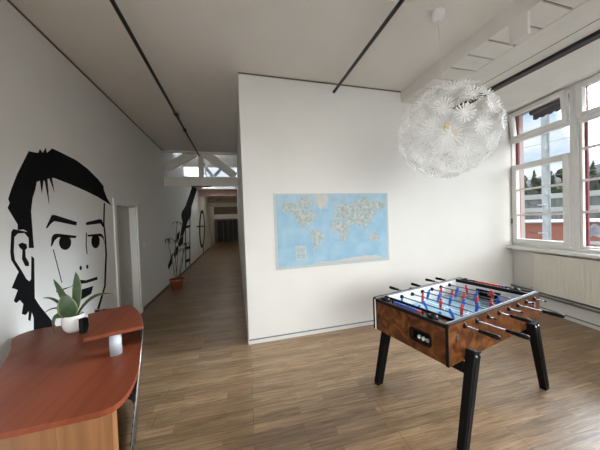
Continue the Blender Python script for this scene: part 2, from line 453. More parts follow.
# ------------------------------------------------------------------ window wall (its own frame: s along the wall, o outward, z up)
WM = Matrix.Translation(WA) @ Matrix((WU, WN, Vector((0, 0, 1)))).transposed().to_4x4()
WRZ = math.atan2(WU.y, WU.x)
def W(mb, name, m, parent=None, bevel=0.0):
    o = mb.build(name, m, parent, bevel)
    if not parent:
        o.matrix_world = WM
    return o
NW, S0, PITCH = 6, 0.085, 0.96
SE = S0 + NW*PITCH
wl = MB().box(-0.2, SE+0.9, 0, 0.22, 0, 0.985).box(-0.2, SE+0.9, 0, 0.22, 3.40, H+0.1).box(-0.2, S0, 0, 0.22, 0.985, 3.40).box(SE, SE+0.9, 0, 0.22, 0.985, 3.40)
o = W(wl, 'wall_right', M['wall']); o['kind'] = 'structure'
o = W(MB().box(0.02, SE, -0.16, 0.06, 0.985, 1.03), 'window_sill_board', M['frame'], bevel=0.006); o['kind'] = 'structure'
o = W(MB().box(0.0, SE+0.8, -0.014, 0, 0, 0.05), 'baseboard_right', M['base']); o['kind'] = 'structure'
o = W(MB().box(0.0, SE+0.8, -0.017, 0, 0.05, 0.062), 'baseboard_right_cap', M['grey']); o['kind'] = 'structure'

def rect_frame(mb, s0, s1, z0, z1, w, o0, o1, wb=None, wt=None):
    wb = wb or w; wt = wt or w
    mb.box(s0, s0+w, o0, o1, z0, z1); mb.box(s1-w, s1, o0, o1, z0, z1)
    mb.box(s0+w, s1-w, o0, o1, z0, z0+wb); mb.box(s0+w, s1-w, o0, o1, z1-wt, z1)
    return mb

def window(i, full):
    s0 = S0 + i*PITCH; s1 = s0 + PITCH
    root = empty('window_%d' % (i+1), kind='structure'); root.matrix_world = WM
    fr = MB()
    rect_frame(fr, s0, s1, 1.03, 3.40, 0.05, 0.0, 0.07, wb=0.045)
    fr.box(s0+0.05, s1-0.05, 0.0, 0.07, 2.86, 2.92)
    if i % 2 == 0: fr.box(s0+0.05, s1-0.05, 0.0, 0.07, 2.42, 2.46)
    fr.build('window_frame', M['frame'], root, 0.004)
    a, b = s0+0.055, s1-0.055
    if i % 2 == 0:
        sash = rect_frame(MB(), a, b, 1.08, 2.44, 0.075, -0.022, 0.045).build('casement_sash', M['frame'], root, 0.005)
        MB().box(a+0.075, b-0.075, -0.008, 0.033, 1.56, 1.592).box(a+0.075, b-0.075, -0.008, 0.033, 1.998, 2.03).build('glazing_bar', M['frame'], sash)
        MB().box(a+0.07, b-0.07, 0.017, 0.021, 1.15, 2.37).build('pane', M['glass'], sash)
        hm = MB().box(b-0.048, b-0.022, -0.03, -0.022, 1.56, 1.66).tube([(b-0.035, -0.03, 1.61), (b-0.035, -0.06, 1.61), (b-0.035, -0.06, 1.50)], 0.008, 8)
        hm.build('window_handle', M['white'], sash)
        MB().box(s0+0.05, s1-0.05, 0.03, 0.034, 2.46, 2.86).build('pane', M['glass'], root)
    else:
        fx = rect_frame(MB(), a, b, 1.08, 2.86, 0.03, 0.01, 0.05).build('glazing_frame', M['frame'], root, 0.004)
        MB().box(a+0.03, b-0.03, 0.0, 0.04, 1.575, 1.607).box(a+0.03, b-0.03, 0.0, 0.04, 2.015, 2.047).box(a+0.03, b-0.03, 0.0, 0.04, 2.455, 2.487).build('glazing_bar', M['frame'], fx)
        MB().box(a+0.028, b-0.028, 0.026, 0.030, 1.108, 2.832).build('pane', M['glass'], fx)
    # hopper sash at the top, tilted into the room in the first window
    tilt = rad(5.5) if i == 0 else 0.0
    hp = rect_frame(MB(), a, b, 0.0, 0.465, 0.062, -0.030, 0.035)
    hpo = hp.build('hopper_sash', M['frame'], root, 0.005)
    MB().box(a+0.058, b-0.058, 0.0, 0.004, 0.058, 0.407).build('pane', M['glass'], hpo)
    hpo.location = (0, 0, 2.905); hpo.rotation_euler = (tilt, 0, 0)
    return root
for i in range(NW): window(i, i < 2)
# outside: maroon surround trims, pale reveals
o = W(rect_frame(MB(), S0-0.01, SE+0.01, 1.0, 3.40, 0.012, 0.075, 0.28), 'trim_5', M['render']); o['kind'] = 'structure'
mm = MB()
for i in range(NW+1):
    s = S0 + i*PITCH
    mm.box(s-0.045, s+0.095, 0.075, 0.10, 1.0, 3.39)
o = W(mm, 'trim_6', M['maroon']); o['kind'] = 'structure'
# rolled dark awning with a scalloped valance outside each upper pane
def awning(i, lab):
    s0 = S0 + i*PITCH + 0.15; s1 = s0 + PITCH - 0.21
    root = empty('awning', label=lab, cat='awning', group='dark awnings outside the windows')
    root.matrix_world = WM
    MB().tube([(s0, 0.27, 3.355), (s1, 0.27, 3.355)], 0.04, 12).build('roller', M['awning'], root)
    n = 7; pts = [(s0, 3.36), (s1, 3.36)]
    for k in range(n*6, -1, -1):
        u = k/(n*6); pts.append((s0+(s1-s0)*u, 3.245 - 0.022*abs(math.sin(PI*n*u))))
    MB().prism(pts, 0.006, 'y', 0.305).build('valance', M['awning'], root)
awning(0, 'dark scalloped awning outside the tilted hopper pane, first window from the corner')
awning(1, 'dark scalloped awning outside the second window from the corner')

# window stay on the reveal
st = empty('window_stay', label='small white window stay reaching from frame to the corner', cat='stay'); st.matrix_world = WM
MB().box(0.10, 0.125, -0.028, 0.0, 1.42, 1.51).build('bracket', M['grey'], st, 0.003)
MB().tube([(0.112, -0.028, 1.465), (0.085, -0.09, 1.468), (0.06, -0.15, 1.478)], 0.013, 8).build('arm', M['white'], st)

# radiator under the windows
rd = empty('radiator', label='cream panel radiator mounted beneath the windows', cat='radiator'); rd.matrix_world = WM
RS0, RS1, RZ0, RZ1, RO = 0.545, 2.35, 0.335, 0.945, -0.105
p = MB()
n = 40; step = (RS1-RS0)/n
poly = []
for k in range(n):
    a = RS0 + k*step
    poly += [(a, RO), (a+step*0.74, RO), (a+step*0.80, RO+0.0018), (a+step*0.94, RO+0.0018)]
poly += [(RS1, RO), (RS1, RO+0.02), (RS0, RO+0.02)]
p.prism(poly, RZ1-RZ0-0.05, 'z', RZ0+0.025)
p.box(RS0, RS1, RO, RO+0.02, RZ0, RZ0+0.025).box(RS0, RS1, RO, RO+0.02, RZ1-0.025, RZ1)
p.build('front_panel', M['radiator'], rd)
MB().box(RS0-0.004, RS1+0.004, RO+0.004, -0.03, RZ1-0.012, RZ1+0.004).build('top_grille', M['radiator'], rd)
MB().box(RS0-0.004, RS0, RO+0.004, -0.03, RZ0, RZ1).build('side_panel', M['radiator'], rd)
MB().box(RS1, RS1+0.004, RO+0.004, -0.03, RZ0, RZ1).build('side_panel', M['radiator'], rd)
MB().box(RS0+0.01, RS1-0.01, -0.055, -0.035, RZ0+0.01, RZ1-0.02).build('rear_panel', M['radiator'], rd)
for s_ in (RS0+0.2, RS1-0.25): MB().box(s_, s_+0.05, -0.04, 0, RZ0+0.05, RZ1-0.05).build('wall_bracket', M['radiator'], rd)
v = MB().tube([(RS0-0.04, -0.06, 0.36), (RS0+0.02, -0.06, 0.36)], 0.015, 10).tube([(RS0-0.03, -0.06, 0.29), (RS0-0.03, -0.06, 0.36)], 0.009, 8)
v.build('valve', M['grey'], rd)
for nm, z, lab in (('heating_pipe', 0.305, 'grey heating pipe along the window wall, upper of two'), ('heating_pipe', 0.255, 'grey heating pipe along the window wall, lower of two')):
    t = MB().tube([(0.03, -0.05, z), (SE, -0.05, z)], 0.013, 10)
    for s in (0.5, 1.0, 2.0, 3.0): t.box(s-0.008, s+0.008, -0.05, 0.0, z-0.008, z+0.008)
    tag(W(t, nm, M['grey']), lab, 'pipe')

# ------------------------------------------------------------------ outside the windows
M['ground'] = mat('railway_ballast', (0.13, 0.125, 0.115), 0.95, var=0.25, scale=0.5)
M['hill'] = mat('wooded_hill', (0.013, 0.019, 0.010), 0.95, col2=(0.007, 0.011, 0.006), scale=0.25)
M['conc'] = mat('pale_concrete', (0.27, 0.29, 0.31), 0.8, var=0.15, scale=3)
M['brick'] = mat('orange_red_render', (0.22, 0.075, 0.052), 0.9, var=0.15, scale=1.0)
M['slate'] = mat('grey_roof', (0.20, 0.22, 0.225), 0.7, var=0.15, scale=1)
M['wroof'] = mat('white_roof_edge', (0.32, 0.33, 0.34), 0.7, var=0.05)
M['shed'] = mat('grey_glass_wall', (0.07, 0.085, 0.085), 0.5, col2=(0.125, 0.14, 0.14), scale=1.2, stretch=(3, 3, 0.4))
M['graf'] = mat('white_wall_paint', (0.42, 0.42, 0.44), 0.8, col2=(0.14, 0.14, 0.18), scale=1.6)
GZ = -4.4
o = MB().box(6.5, 260, -150, 190, GZ-0.5, GZ).build('ground', M['ground']); o['kind'] = 'structure'
hb = MB()
# ridge running across the view at about a hundred metres
rows = []
for j in range(7):
    row = []
    for i in range(41):
        u = -110 + i*5.5; d = 95 + j*14
        c = Vector((0.866*d - 0.5*u, 0.5*d + 0.866*u))
        h = (1-abs(j-3)/3.2)
        hh = (17.5 + 3.0*noise.noise(Vector((u*0.018, 1.7, j*0.2))) + 2.5*noise.noise(Vector((u*0.07, j*0.5, 4.0))) - 0.20*u) * max(0, h)
        row.append(hb.bm.verts.new((c.x, c.y, GZ + 2.0 + hh)))
    rows.append(row)
for a, b in zip(rows, rows[1:]):
    for k in range(len(a)-1):
        hb.bm.faces.new((a[k], a[k+1], b[k+1], b[k])).smooth = True
o = hb.build('hill', M['hill']); o['kind'] = 'structure'
M['tree'] = mat('forest_green', (0.012, 0.020, 0.010), 0.95, col2=(0.028, 0.038, 0.017), scale=1.0)
M['trunk'] = mat('bark', (0.10, 0.07, 0.05), 0.95, var=0.3)
random.seed(5)
def tree(kind, seed):
    random.seed(seed)
    root = empty('conifer_tree' if kind else 'broadleaf_tree')
    mb = MB()
    if kind:
        for k in range(5):
            z = 1.2 + k*1.25; r = 1.75*(1-k/5.6)
            mb.lathe([(r, z), (r*0.75, z+0.5), (r*0.25, z+1.7), (0, z+1.9)], (random.uniform(-.1,.1), random.uniform(-.1,.1), 0), 9)
    else:
        for k in range(11):
            a = random.uniform(0, 6.28); q = random.uniform(0, 1.0)
            mb.ball((q*math.cos(a), q*math.sin(a), random.uniform(2.2, 5.8)), random.uniform(0.9, 1.3), 8, 6)
    for v in mb.bm.verts: v.co += noise.noise_vector(v.co*1.7)*0.28
    mb.build('crown', M['tree'], root)
    MB().tube([(0, 0, -0.8), (0, 0, 2.8)], [0.25, 0.15], 7).build('trunk', M['trunk'], root)
    return root
protos = [tree(True, 1), tree(False, 2)]
used = [False, False]
spots = []
for r in range(3):
    for i in range(18):
        spots.append((-38 + i*3.4 + r*1.1 + random.uniform(-0.1, 0.1), 104 + r*10.0))
def hill_z(x, y):
    best = None
    d = 0.866*x + 0.5*y; u = -0.5*x + 0.866*y
    j = (d-95)/14
    h = (1-abs(j-3)/3.2)
    return GZ + 2.0 + (17.5 + 3.0*noise.noise(Vector((u*0.018, 1.7, j*0.2))) + 2.5*noise.noise(Vector((u*0.07, j*0.5, 4.0))) - 0.20*u) * max(0, h)
for i, (u, d) in enumerate(spots):
    k = 0 if random.random() < 0.55 else 1
    o = copy_tree(protos[k]) if used[k] else protos[k]
    used[k] = True
    x, y = 0.866*d - 0.5*u, 0.5*d + 0.866*u
    o.location = (x, y, hill_z(x, y) - 0.2)
    s = random.uniform(0.7, 1.0); o.scale = (s, s, s); o.rotation_euler.z = random.uniform(0, 6)
    tag(o, ('dark pointed conifer on the wooded hill outside the window', 'round leafy tree on the wooded hill outside the window')[k], 'tree',
        ('conifers on the far hill', 'leafy trees on the far hill')[k])

# catenary mast
ms = empty('railway_mast', (9.62, 5.42, GZ), rad(30), 'tall pale grey railway mast with two insulator arms outside the window', 'mast')
m = MB()
m.box(-0.04, 0.06, -0.085, 0.085, 0, 12)
for sy in (-0.085, 0.085): m.box(-0.08, 0.08, sy-0.015, sy+0.015, 0, 12)
mo = m.build('post', M['conc'], ms)
for k in range(24): MB().box(-0.065, -0.05, -0.06, 0.06, 0.3+k*0.48, 0.52+k*0.48).build('batten', M['conc'], ms)
for z in (5.32, 6.22):
    a = MB().bar((0, 0.0, z), (-0.12, 0.10, z), 0.035, 0.035)
    ao = a.build('bracket', M['grey'], ms)
    MB().tube([(-0.12, -0.02, z), (-0.12, 0.20, z+0.01)], [0.024, 0.024], 8).build('insulator', M['conc'], ao)
    MB().tube([(-0.12, 0.20, z+0.01), (-0.12, 0.34, z+0.02), (-0.12, 0.44, z+0.10)], 0.015, 6).build('hook', M['black'], ao)
# wires
for k, (z0, z1, dy) in enumerate(((7.6, 8.1, 0), (8.3, 8.9, 0.4), (6.2, 6.4, 0.2), (9.2, 9.7, 0))):
    pts = [Vector((14+dy, 20-i*2.6, z0+GZ+2.2 + (z1-z0)*i/14 - 0.9*math.sin(PI*i/14))) for i in range(15)]
    tag(MB().tube(pts, 0.010, 5).build('overhead_wire', M['conc']), 'thin overhead railway wire crossing the sky outside the windows', 'wire', 'overhead railway wires')

# buildings across the tracks (own frame: turned to face the window)
def yard(name, d, u0, u1, z0, z1, depth, m, label, cat, roof=None, parts=None):
    root = empty(name, (0.866*d, 0.5*d, 0), rad(30), label, cat)
    MB().box(0, depth, u0, u1, z0, z1).build('wall', m, root)
    if roof: MB().box(-0.25, depth+0.25, u0-0.2, u1+0.2, z1, z1+roof[1]).build('roof', roof[0], root)
    if parts: parts(root)
    return root
def graffiti(root):
    for k, (a, b, z0, z1) in enumerate(((-2.75, -1.62, -0.05, 0.78), (-4.2, -2.95, -0.1, 0.75), (-4.0, -1.7, -0.85, -0.45), (-5.6, -4.4, -0.1, 0.7))):
        random.seed(k)
        pts = []
        for i in range(26):
            th = 2*PI*i/26; q = 1.0 + 0.22*math.sin(5*th+k) + random.uniform(-0.1, 0.1)
            pts.append(((a+b)/2 + (b-a)/2*q*0.85*math.cos(th), (z0+z1)/2 + (z1-z0)/2*q*0.85*math.sin(th)))
        MB().prism(pts, 0.02, 'x', -0.02).build('graffiti', M['graf'], root)
    MB().box(-0.06, 0, -16, 9, -0.42, -0.22).build('plinth_band', M['wroof'], root)
yard('workshop_building', 22, -16, 9, GZ, 0.88, 6, M['brick'], 'low orange red building with white graffiti across the tracks', 'building', (M['slate'], 0.07), graffiti)
def rib(root):
    m = MB()
    for k in range(30): m.box(-0.05, 0, -22+k*1.3, -21.93+k*1.3, GZ, 1.5)
    m.build('mullion', M['conc'], root)
yard('glazed_shed', 34, -24, 16, GZ, 1.55, 6, M['shed'], 'long grey glazed shed behind the orange red building', 'building', (M['wroof'], 0.45), rib)
yard('station_hall', 55, -40, 30, GZ, 3.6, 12, M['shed'], 'long grey hall with pale roof below the wooded hill', 'building', (M['wroof'], 0.8))

# outlines of the wall paintings on the left wall: (y, z) in metres
MURAL = {
 'hair': [(2.728, 2.334), (2.803, 2.342), (2.838, 2.349), (2.859, 2.391), (2.893, 2.363), (2.931, 2.424), (2.945, 2.378), (3.02, 2.445), (3.131, 2.44), (3.393, 2.421), (3.622, 2.365), (3.84, 2.277), (3.974, 2.203), (3.979, 2.147), (4.05, 2.041), (4.171, 1.94), (4.016, 1.981), (3.817, 2.032), (3.555, 2.079), (3.263, 2.12), (3.029, 2.145), (2.994, 2.139), (3.016, 2.0), (2.959, 2.128), (2.932, 2.118), (2.937, 1.868), (2.898, 2.093), (2.881, 2.095), (2.852, 1.968), (2.837, 2.087), (2.796, 2.067), (2.778, 1.999), (2.739, 1.912), (2.714, 1.792), (2.719, 1.529), (2.722, 1.456), (2.668, 1.462), (2.673, 1.533), (2.667, 1.604), (2.628, 1.627), (2.568, 1.625), (2.57, 1.672), (2.487, 1.807), (2.509, 1.848), (2.497, 1.88), (2.535, 1.974), (2.599, 2.108)],
 'ear_outline': [(2.568, 1.625), (2.667, 1.604), (2.674, 1.55), (2.631, 1.597), (2.566, 1.595), (2.531, 1.567), (2.517, 1.444), (2.523, 1.377), (2.583, 1.273), (2.623, 1.196), (2.653, 1.167), (2.673, 1.184), (2.691, 1.388), (2.718, 1.361), (2.699, 1.006), (2.751, 0.915), (2.918, 0.678), (2.946, 0.626), (2.668, 0.7), (2.677, 0.832), (2.66, 0.893), (2.639, 0.82), (2.619, 0.837), (2.63, 0.912), (2.593, 0.891), (2.559, 0.912), (2.58, 0.991), (2.548, 1.035), (2.514, 1.021), (2.492, 1.044), (2.535, 1.123), (2.512, 1.138), (2.481, 1.154), (2.533, 1.241), (2.554, 1.271), (2.492, 1.382), (2.487, 1.448), (2.507, 1.61), (2.527, 1.634)],
 'ear_curl': [(2.567, 1.502), (2.6, 1.516), (2.644, 1.499), (2.65, 1.464), (2.629, 1.448), (2.629, 1.387), (2.659, 1.334), (2.657, 1.303), (2.621, 1.31), (2.592, 1.375), (2.602, 1.451), (2.573, 1.48)],
 'left_eyebrow': [(2.877, 1.635), (2.965, 1.764), (3.006, 1.765), (3.349, 1.694), (3.335, 1.653), (2.995, 1.703), (2.945, 1.678), (2.896, 1.634)],
 'right_eyebrow': [(3.521, 1.69), (3.837, 1.736), (3.886, 1.723), (3.928, 1.626), (3.902, 1.626), (3.847, 1.676), (3.526, 1.655)],
 'left_eyelid': [(2.928, 1.455), (2.948, 1.543), (2.984, 1.572), (3.027, 1.573), (3.33, 1.535), (3.307, 1.509), (3.035, 1.536), (2.982, 1.506), (2.941, 1.451)],
 'right_eyelid': [(3.54, 1.537), (3.843, 1.539), (3.905, 1.494), (3.92, 1.389), (3.896, 1.46), (3.839, 1.5), (3.546, 1.513)],
 'left_pupil': [(3.23, 1.467), (3.224, 1.445), (3.213, 1.426), (3.196, 1.411), (3.175, 1.4), (3.151, 1.394), (3.127, 1.394), (3.104, 1.4), (3.083, 1.41), (3.065, 1.424), (3.053, 1.442), (3.045, 1.461), (3.044, 1.481), (3.049, 1.501), (3.059, 1.52), (3.074, 1.535), (3.093, 1.546), (3.116, 1.553), (3.14, 1.555), (3.164, 1.551), (3.186, 1.541), (3.206, 1.527), (3.22, 1.509), (3.228, 1.488)],
 'right_pupil': [(3.804, 1.435), (3.798, 1.412), (3.786, 1.39), (3.768, 1.372), (3.746, 1.359), (3.722, 1.353), (3.697, 1.352), (3.672, 1.358), (3.651, 1.369), (3.633, 1.385), (3.62, 1.405), (3.613, 1.427), (3.612, 1.45), (3.617, 1.473), (3.628, 1.493), (3.645, 1.511), (3.665, 1.524), (3.689, 1.532), (3.714, 1.534), (3.738, 1.53), (3.761, 1.519), (3.78, 1.503), (3.795, 1.483), (3.803, 1.46)],
 'left_nostril': [(3.393, 1.15), (3.392, 1.144), (3.389, 1.138), (3.385, 1.133), (3.381, 1.13), (3.376, 1.128), (3.37, 1.129), (3.365, 1.13), (3.361, 1.134), (3.357, 1.139), (3.354, 1.145), (3.353, 1.151), (3.353, 1.158), (3.354, 1.164), (3.356, 1.17), (3.36, 1.175), (3.364, 1.178), (3.37, 1.18), (3.375, 1.18), (3.38, 1.178), (3.385, 1.174), (3.389, 1.17), (3.391, 1.164), (3.393, 1.157)],
 'right_nostril': [(3.521, 1.143), (3.52, 1.137), (3.517, 1.131), (3.513, 1.127), (3.509, 1.124), (3.504, 1.122), (3.499, 1.122), (3.493, 1.124), (3.489, 1.127), (3.485, 1.132), (3.482, 1.138), (3.481, 1.144), (3.481, 1.15), (3.482, 1.156), (3.485, 1.162), (3.488, 1.166), (3.493, 1.169), (3.498, 1.171), (3.503, 1.171), (3.508, 1.169), (3.513, 1.166), (3.516, 1.161), (3.519, 1.156), (3.521, 1.149)],
 'nose_line': [(3.514, 1.566), (3.529, 1.559), (3.508, 1.412), (3.519, 1.3), (3.504, 1.302), (3.492, 1.414)],
 'cheek_line': [(2.953, 1.417), (2.963, 1.416), (3.056, 1.059), (3.047, 1.059)],
 'mouth': [(2.961, 1.001), (3.195, 0.983), (3.311, 1.031), (3.466, 0.988), (3.706, 0.98), (3.702, 0.941), (3.475, 0.952), (3.283, 0.981), (2.973, 0.977)],
 'chin_shadow': [(3.227, 0.867), (3.276, 0.898), (3.411, 0.899), (3.601, 0.883), (3.551, 0.8), (3.441, 0.791), (3.332, 0.789), (3.236, 0.774)],
 'jaw_line': [(3.958, 1.962), (3.99, 1.965), (3.948, 1.668), (3.968, 1.498), (3.97, 1.243), (3.895, 0.807), (3.685, 0.52), (3.642, 0.549), (3.854, 0.818), (3.928, 1.248), (3.931, 1.5), (3.911, 1.668)],
}
CORRIDOR = {
 'stripe': [(11.145, 3.216), (12.75, 3.42), (10.809, 2.337), (10.72, 2.15), (10.602, 1.957), (9.929, 1.748), (9.023, 1.259), (8.486, 1.221), (8.975, 1.708), (8.8, 1.9), (8.946, 2.06), (9.25, 2.17), (9.588, 2.297)],
 'patches': [[(8.48, 1.189), (9.023, 1.259), (8.88, 0.96), (8.353, 0.91), (8.173, 1.021)], [(7.84, 0.93), (8.232, 0.984), (8.119, 0.747), (7.67, 0.656), (7.58, 0.784)], [(7.245, 0.717), (7.533, 0.833), (7.431, 0.577), (7.015, 0.431), (6.968, 0.546)], [(8.105, 1.336), (8.525, 1.414), (8.336, 1.166), (7.928, 1.072)]],
 'figure': [[(9.437, 1.853), (9.579, 1.856), (9.384, 1.061), (9.218, 0.07), (9.07, 0.07), (9.23, 1.071)], [(10.299, 1.949), (10.47, 1.953), (9.958, 0.07), (9.8, 0.07)], [(9.408, 1.564), (10.213, 1.593), (10.19, 1.495), (9.406, 1.474)], [(9.277, 0.818), (10.02, 0.784), (9.997, 0.69), (9.288, 0.71)], [(9.244, 0.359), (9.912, 0.335), (9.886, 0.224), (9.221, 0.256)]],
 'hoop': [[(14.863, 1.315), (14.72, 1.036), (14.501, 0.786), (14.227, 0.584), (13.922, 0.444), (13.611, 0.372), (13.314, 0.368), (13.05, 0.428), (12.834, 0.545), (12.674, 0.709), (12.577, 0.909), (12.546, 1.135), (12.584, 1.374), (12.688, 1.614), (12.854, 1.842), (13.075, 2.044), (13.342, 2.209), (13.64, 2.321), (13.951, 2.371), (14.254, 2.351), (14.523, 2.256), (14.736, 2.091), (14.871, 1.867), (14.915, 1.6)], [(14.426, 1.326), (14.322, 1.097), (14.177, 0.89), (14.002, 0.718), (13.811, 0.595), (13.618, 0.526), (13.435, 0.513), (13.275, 0.556), (13.147, 0.649), (13.057, 0.786), (13.009, 0.958), (13.006, 1.153), (13.049, 1.362), (13.134, 1.571), (13.258, 1.769), (13.414, 1.943), (13.594, 2.081), (13.786, 2.173), (13.978, 2.21), (14.156, 2.186), (14.305, 2.103), (14.415, 1.963), (14.474, 1.777), (14.478, 1.559)]],
 'hoopbits': [[(11.872, 1.531), (14.933, 1.518), (14.911, 1.454), (11.857, 1.476)], [(13.701, 0.38), (14.0, 0.36), (13.83, 0.07), (13.6, 0.07)]],
}

# ------------------------------------------------------------------ painted murals on the left wall
def painted(root, name, polys, x0=XL):
    mb = MB()
    for p in polys: mb.prism([(a, b) for a, b in p], 0.002, 'x', x0)
    return mb.build(name, M['paint'], root)
face = empty('wall_mural', (0, 0, 0), label='large black painted face of a dark haired man on left wall', cat='mural')
PN = {'hair': 'hair', 'ear_outline': 'ear_outline', 'ear_curl': 'ear_curl', 'left_eyebrow': 'eyebrow', 'right_eyebrow': 'eyebrow', 'left_eyelid': 'eyelid', 'right_eyelid': 'eyelid',
      'left_pupil': 'pupil', 'right_pupil': 'pupil', 'left_nostril': 'nostril', 'right_nostril': 'nostril', 'nose_line': 'nose_line', 'cheek_line': 'cheek_line', 'mouth': 'mouth',
      'chin_shadow': 'chin_shadow', 'jaw_line': 'jaw_line'}
for k, p in MURAL.items(): painted(face, PN[k], [p])
cm = empty('wall_mural', (0, 0, 0), label='black painted mural with slanted stripe and patches on corridor wall', cat='mural')
painted(cm, 'stripe', [CORRIDOR['stripe']])
for p in CORRIDOR['patches']: painted(cm, 'patch', [p])
painted(cm, 'figure_outline', CORRIDOR['figure'])
cm2 = empty('wall_mural', (0, 0, 0), label='black painted ring far down the corridor wall', cat='mural')
hb = MB()
o_, i_ = CORRIDOR['hoop']
n = len(o_)
vs = [[hb.bm.verts.new((XL+t, y, z)) for y, z in ring] for t in (0, 0.002) for ring in (o_, i_)]
for k in range(n):
    k2 = (k+1) % n
    for a, b in ((0, 1), (2, 3), (0, 2), (1, 3)):
        hb.bm.faces.new((vs[a][k], vs[a][k2], vs[b][k2], vs[b][k]))
hb.build('ring', M['paint'], cm2)
painted(cm2, 'mark', CORRIDOR['hoopbits'])

# ------------------------------------------------------------------ world map on the partition
M['sea'] = mat('map_sea_blue', (0.27, 0.47, 0.63), 0.6, col2=(0.36, 0.55, 0.68), scale=5.0)
M['land'] = mat('map_land', (0.56, 0.57, 0.54), 0.6, col2=(0.30, 0.39, 0.41), scale=26)
M['land_ice'] = mat('map_ice', (0.60, 0.57, 0.55), 0.6, var=0.06, scale=14)
M['land_line'] = mat('map_relief', (0.30, 0.36, 0.37), 0.6, col2=(0.50, 0.51, 0.47), scale=22)
M['north'] = mat('map_northern_sea', (0.32, 0.50, 0.63), 0.6, col2=(0.41, 0.56, 0.64), scale=9)
M['border'] = mat('map_border', (0.54, 0.58, 0.60), 0.6, var=0.12, scale=30)
MX0, MX1, MZ0, MZ1 = 0.492, 2.262, 0.953, 1.992
mapo = empty('world_map', (MX0, YP-0.001, MZ0), label='pale blue world map sheet pinned on white partition wall', cat='map')
mw, mh = MX1-MX0, MZ1-MZ0
MB().box(0, mw, -0.004, 0, 0, mh).build('sheet', M['border'], mapo)
MB().box(0.035, mw-0.03, -0.005, -0.004, 0.035, mh-0.03).build('sea', M['sea'], mapo)
def merc(lon, lat):
    y = math.degrees(math.log(math.tan(PI/4 + rad(lat)/2)))
    return (0.04 + (lon+180)/360*(mw-0.075), 0.035 + (y+103)/(103+124)*(mh-0.066))
land = {
 'north_america': [(-166,66),(-156,71),(-128,70),(-110,68),(-95,72),(-82,73),(-80,67),(-94,60),(-92,57),(-82,55),(-79,52),(-77,62),(-65,59),(-56,52),(-65,46),(-70,42),(-76,36),(-81,30),(-80,25),(-84,30),(-90,29),(-97,27),(-97,21),(-91,18),(-87,21),(-88,16),(-83,14),(-82,9),(-78,8),(-85,11),(-95,16),(-105,20),(-109,25),(-114,30),(-117,33),(-124,40),(-124,48),(-132,55),(-145,60),(-155,58),(-164,60)],
 'south_america': [(-77,8),(-72,12),(-62,10),(-51,4),(-44,-2),(-35,-6),(-39,-14),(-41,-22),(-48,-26),(-54,-34),(-58,-38),(-63,-41),(-66,-46),(-69,-52),(-68,-55),(-74,-52),(-75,-45),(-73,-37),(-70,-20),(-76,-14),(-81,-5),(-79,1)],
 'africa': [(-6,35),(10,37),(20,32),(32,31),(37,22),(43,12),(51,11),(42,-2),(40,-12),(35,-20),(32,-28),(25,-34),(18,-34),(14,-22),(12,-12),(13,-5),(9,4),(-5,5),(-12,8),(-17,15),(-16,22),(-10,30)],
 'eurasia': [(-9,37),(-9,43),(-1,44),(-4,48),(4,52),(8,57),(6,62),(15,69),(28,71),(42,67),(45,68),(60,69),(70,72),(80,73),(100,76),(112,74),(130,72),(150,71),(170,69),(179,68),(178,63),(164,60),(162,57),(156,52),(155,59),(142,58),(136,54),(140,48),(130,42),(127,36),(122,39),(121,31),(117,23),(108,21),(108,12),(104,9),(100,13),(103,2),(98,8),(97,16),(91,22),(87,20),(80,15),(77,8),(73,16),(68,24),(58,25),(52,27),(57,22),(52,16),(44,13),(38,22),(35,30),(36,36),(28,37),(22,37),(17,41),(12,44),(16,39),(8,44),(0,40),(-3,36.5)],
 'australia': [(114,-22),(122,-17),(130,-12),(136,-12),(141,-17),(143,-11),(149,-21),(153,-28),(150,-37),(143,-39),(137,-34),(130,-32),(118,-35),(115,-33)],
 'greenland': [(-73,77),(-60,76),(-55,70),(-50,63),(-44,60),(-40,65),(-22,70),(-20,76),(-30,77.5),(-60,77.5)],
 'indonesia': [(95,5),(103,-3),(106,-6),(115,-8),(118,-9),(106,-8),(100,-2)],
 'borneo': [(109,1),(114,5),(118,7),(118,1),(115,-4),(110,-2)],
 'new_guinea': [(131,-1),(138,-2),(147,-6),(150,-10),(142,-9),(136,-5)],
 'madagascar': [(44,-18),(49,-12),(50,-16),(47,-25),(44,-23)],
 'japan': [(130,32),(136,34),(140,36),(142,43),(140,41),(136,36)],
 'britain': [(-5,50),(1,51),(0,54),(-3,58),(-6,57),(-4,53)],
 'new_zealand': [(167,-46),(172,-42),(175,-37),(178,-38),(174,-41),(171,-45)],
 'iceland': [(-24,65),(-15,66.5),(-14,64.5),(-20,63.3)],
 'antarctica': [(-60,-64),(-68,-69),(-20,-69.8),(30,-67.5),(60,-66.5),(100,-65.5),(140,-66),(165,-70),(165,-70.6),(-75,-70.6)],
 'arctic_islands': [(-118,71),(-105,76),(-85,77),(-72,72),(-62,66),(-70,66),(-85,70),(-100,70)],
}
nm = MB().prism([merc(-178, 62), merc(-178, 77.6), merc(178, 77.6), merc(178, 62), merc(60, 71), merc(0, 62)], 0.0006, 'y', -0.0056)
nm.build('northern_sea', M['north'], mapo)
for ki, (k, pts) in enumerate(land.items()):
    ps = []
    for a, b in zip(pts, pts[1:]+pts[:1]):
        for j in range(3):
            t = j/3
            p = Vector((a[0]+(b[0]-a[0])*t, a[1]+(b[1]-a[1])*t, 0))
            q = noise.noise_vector(Vector((p.x*0.11, p.y*0.11, 3)))*2.0
            ps.append(merc(max(-177, min(178.5, p.x+q.x)), max(-70.6, min(77.6, p.y+q.y*0.6))))
    MB().prism(ps, 0.0008+ki*0.00004, 'y', -0.0064-ki*0.00004).build(k, M['land_ice'] if k in ('greenland', 'antarctica') else M['land'], mapo)
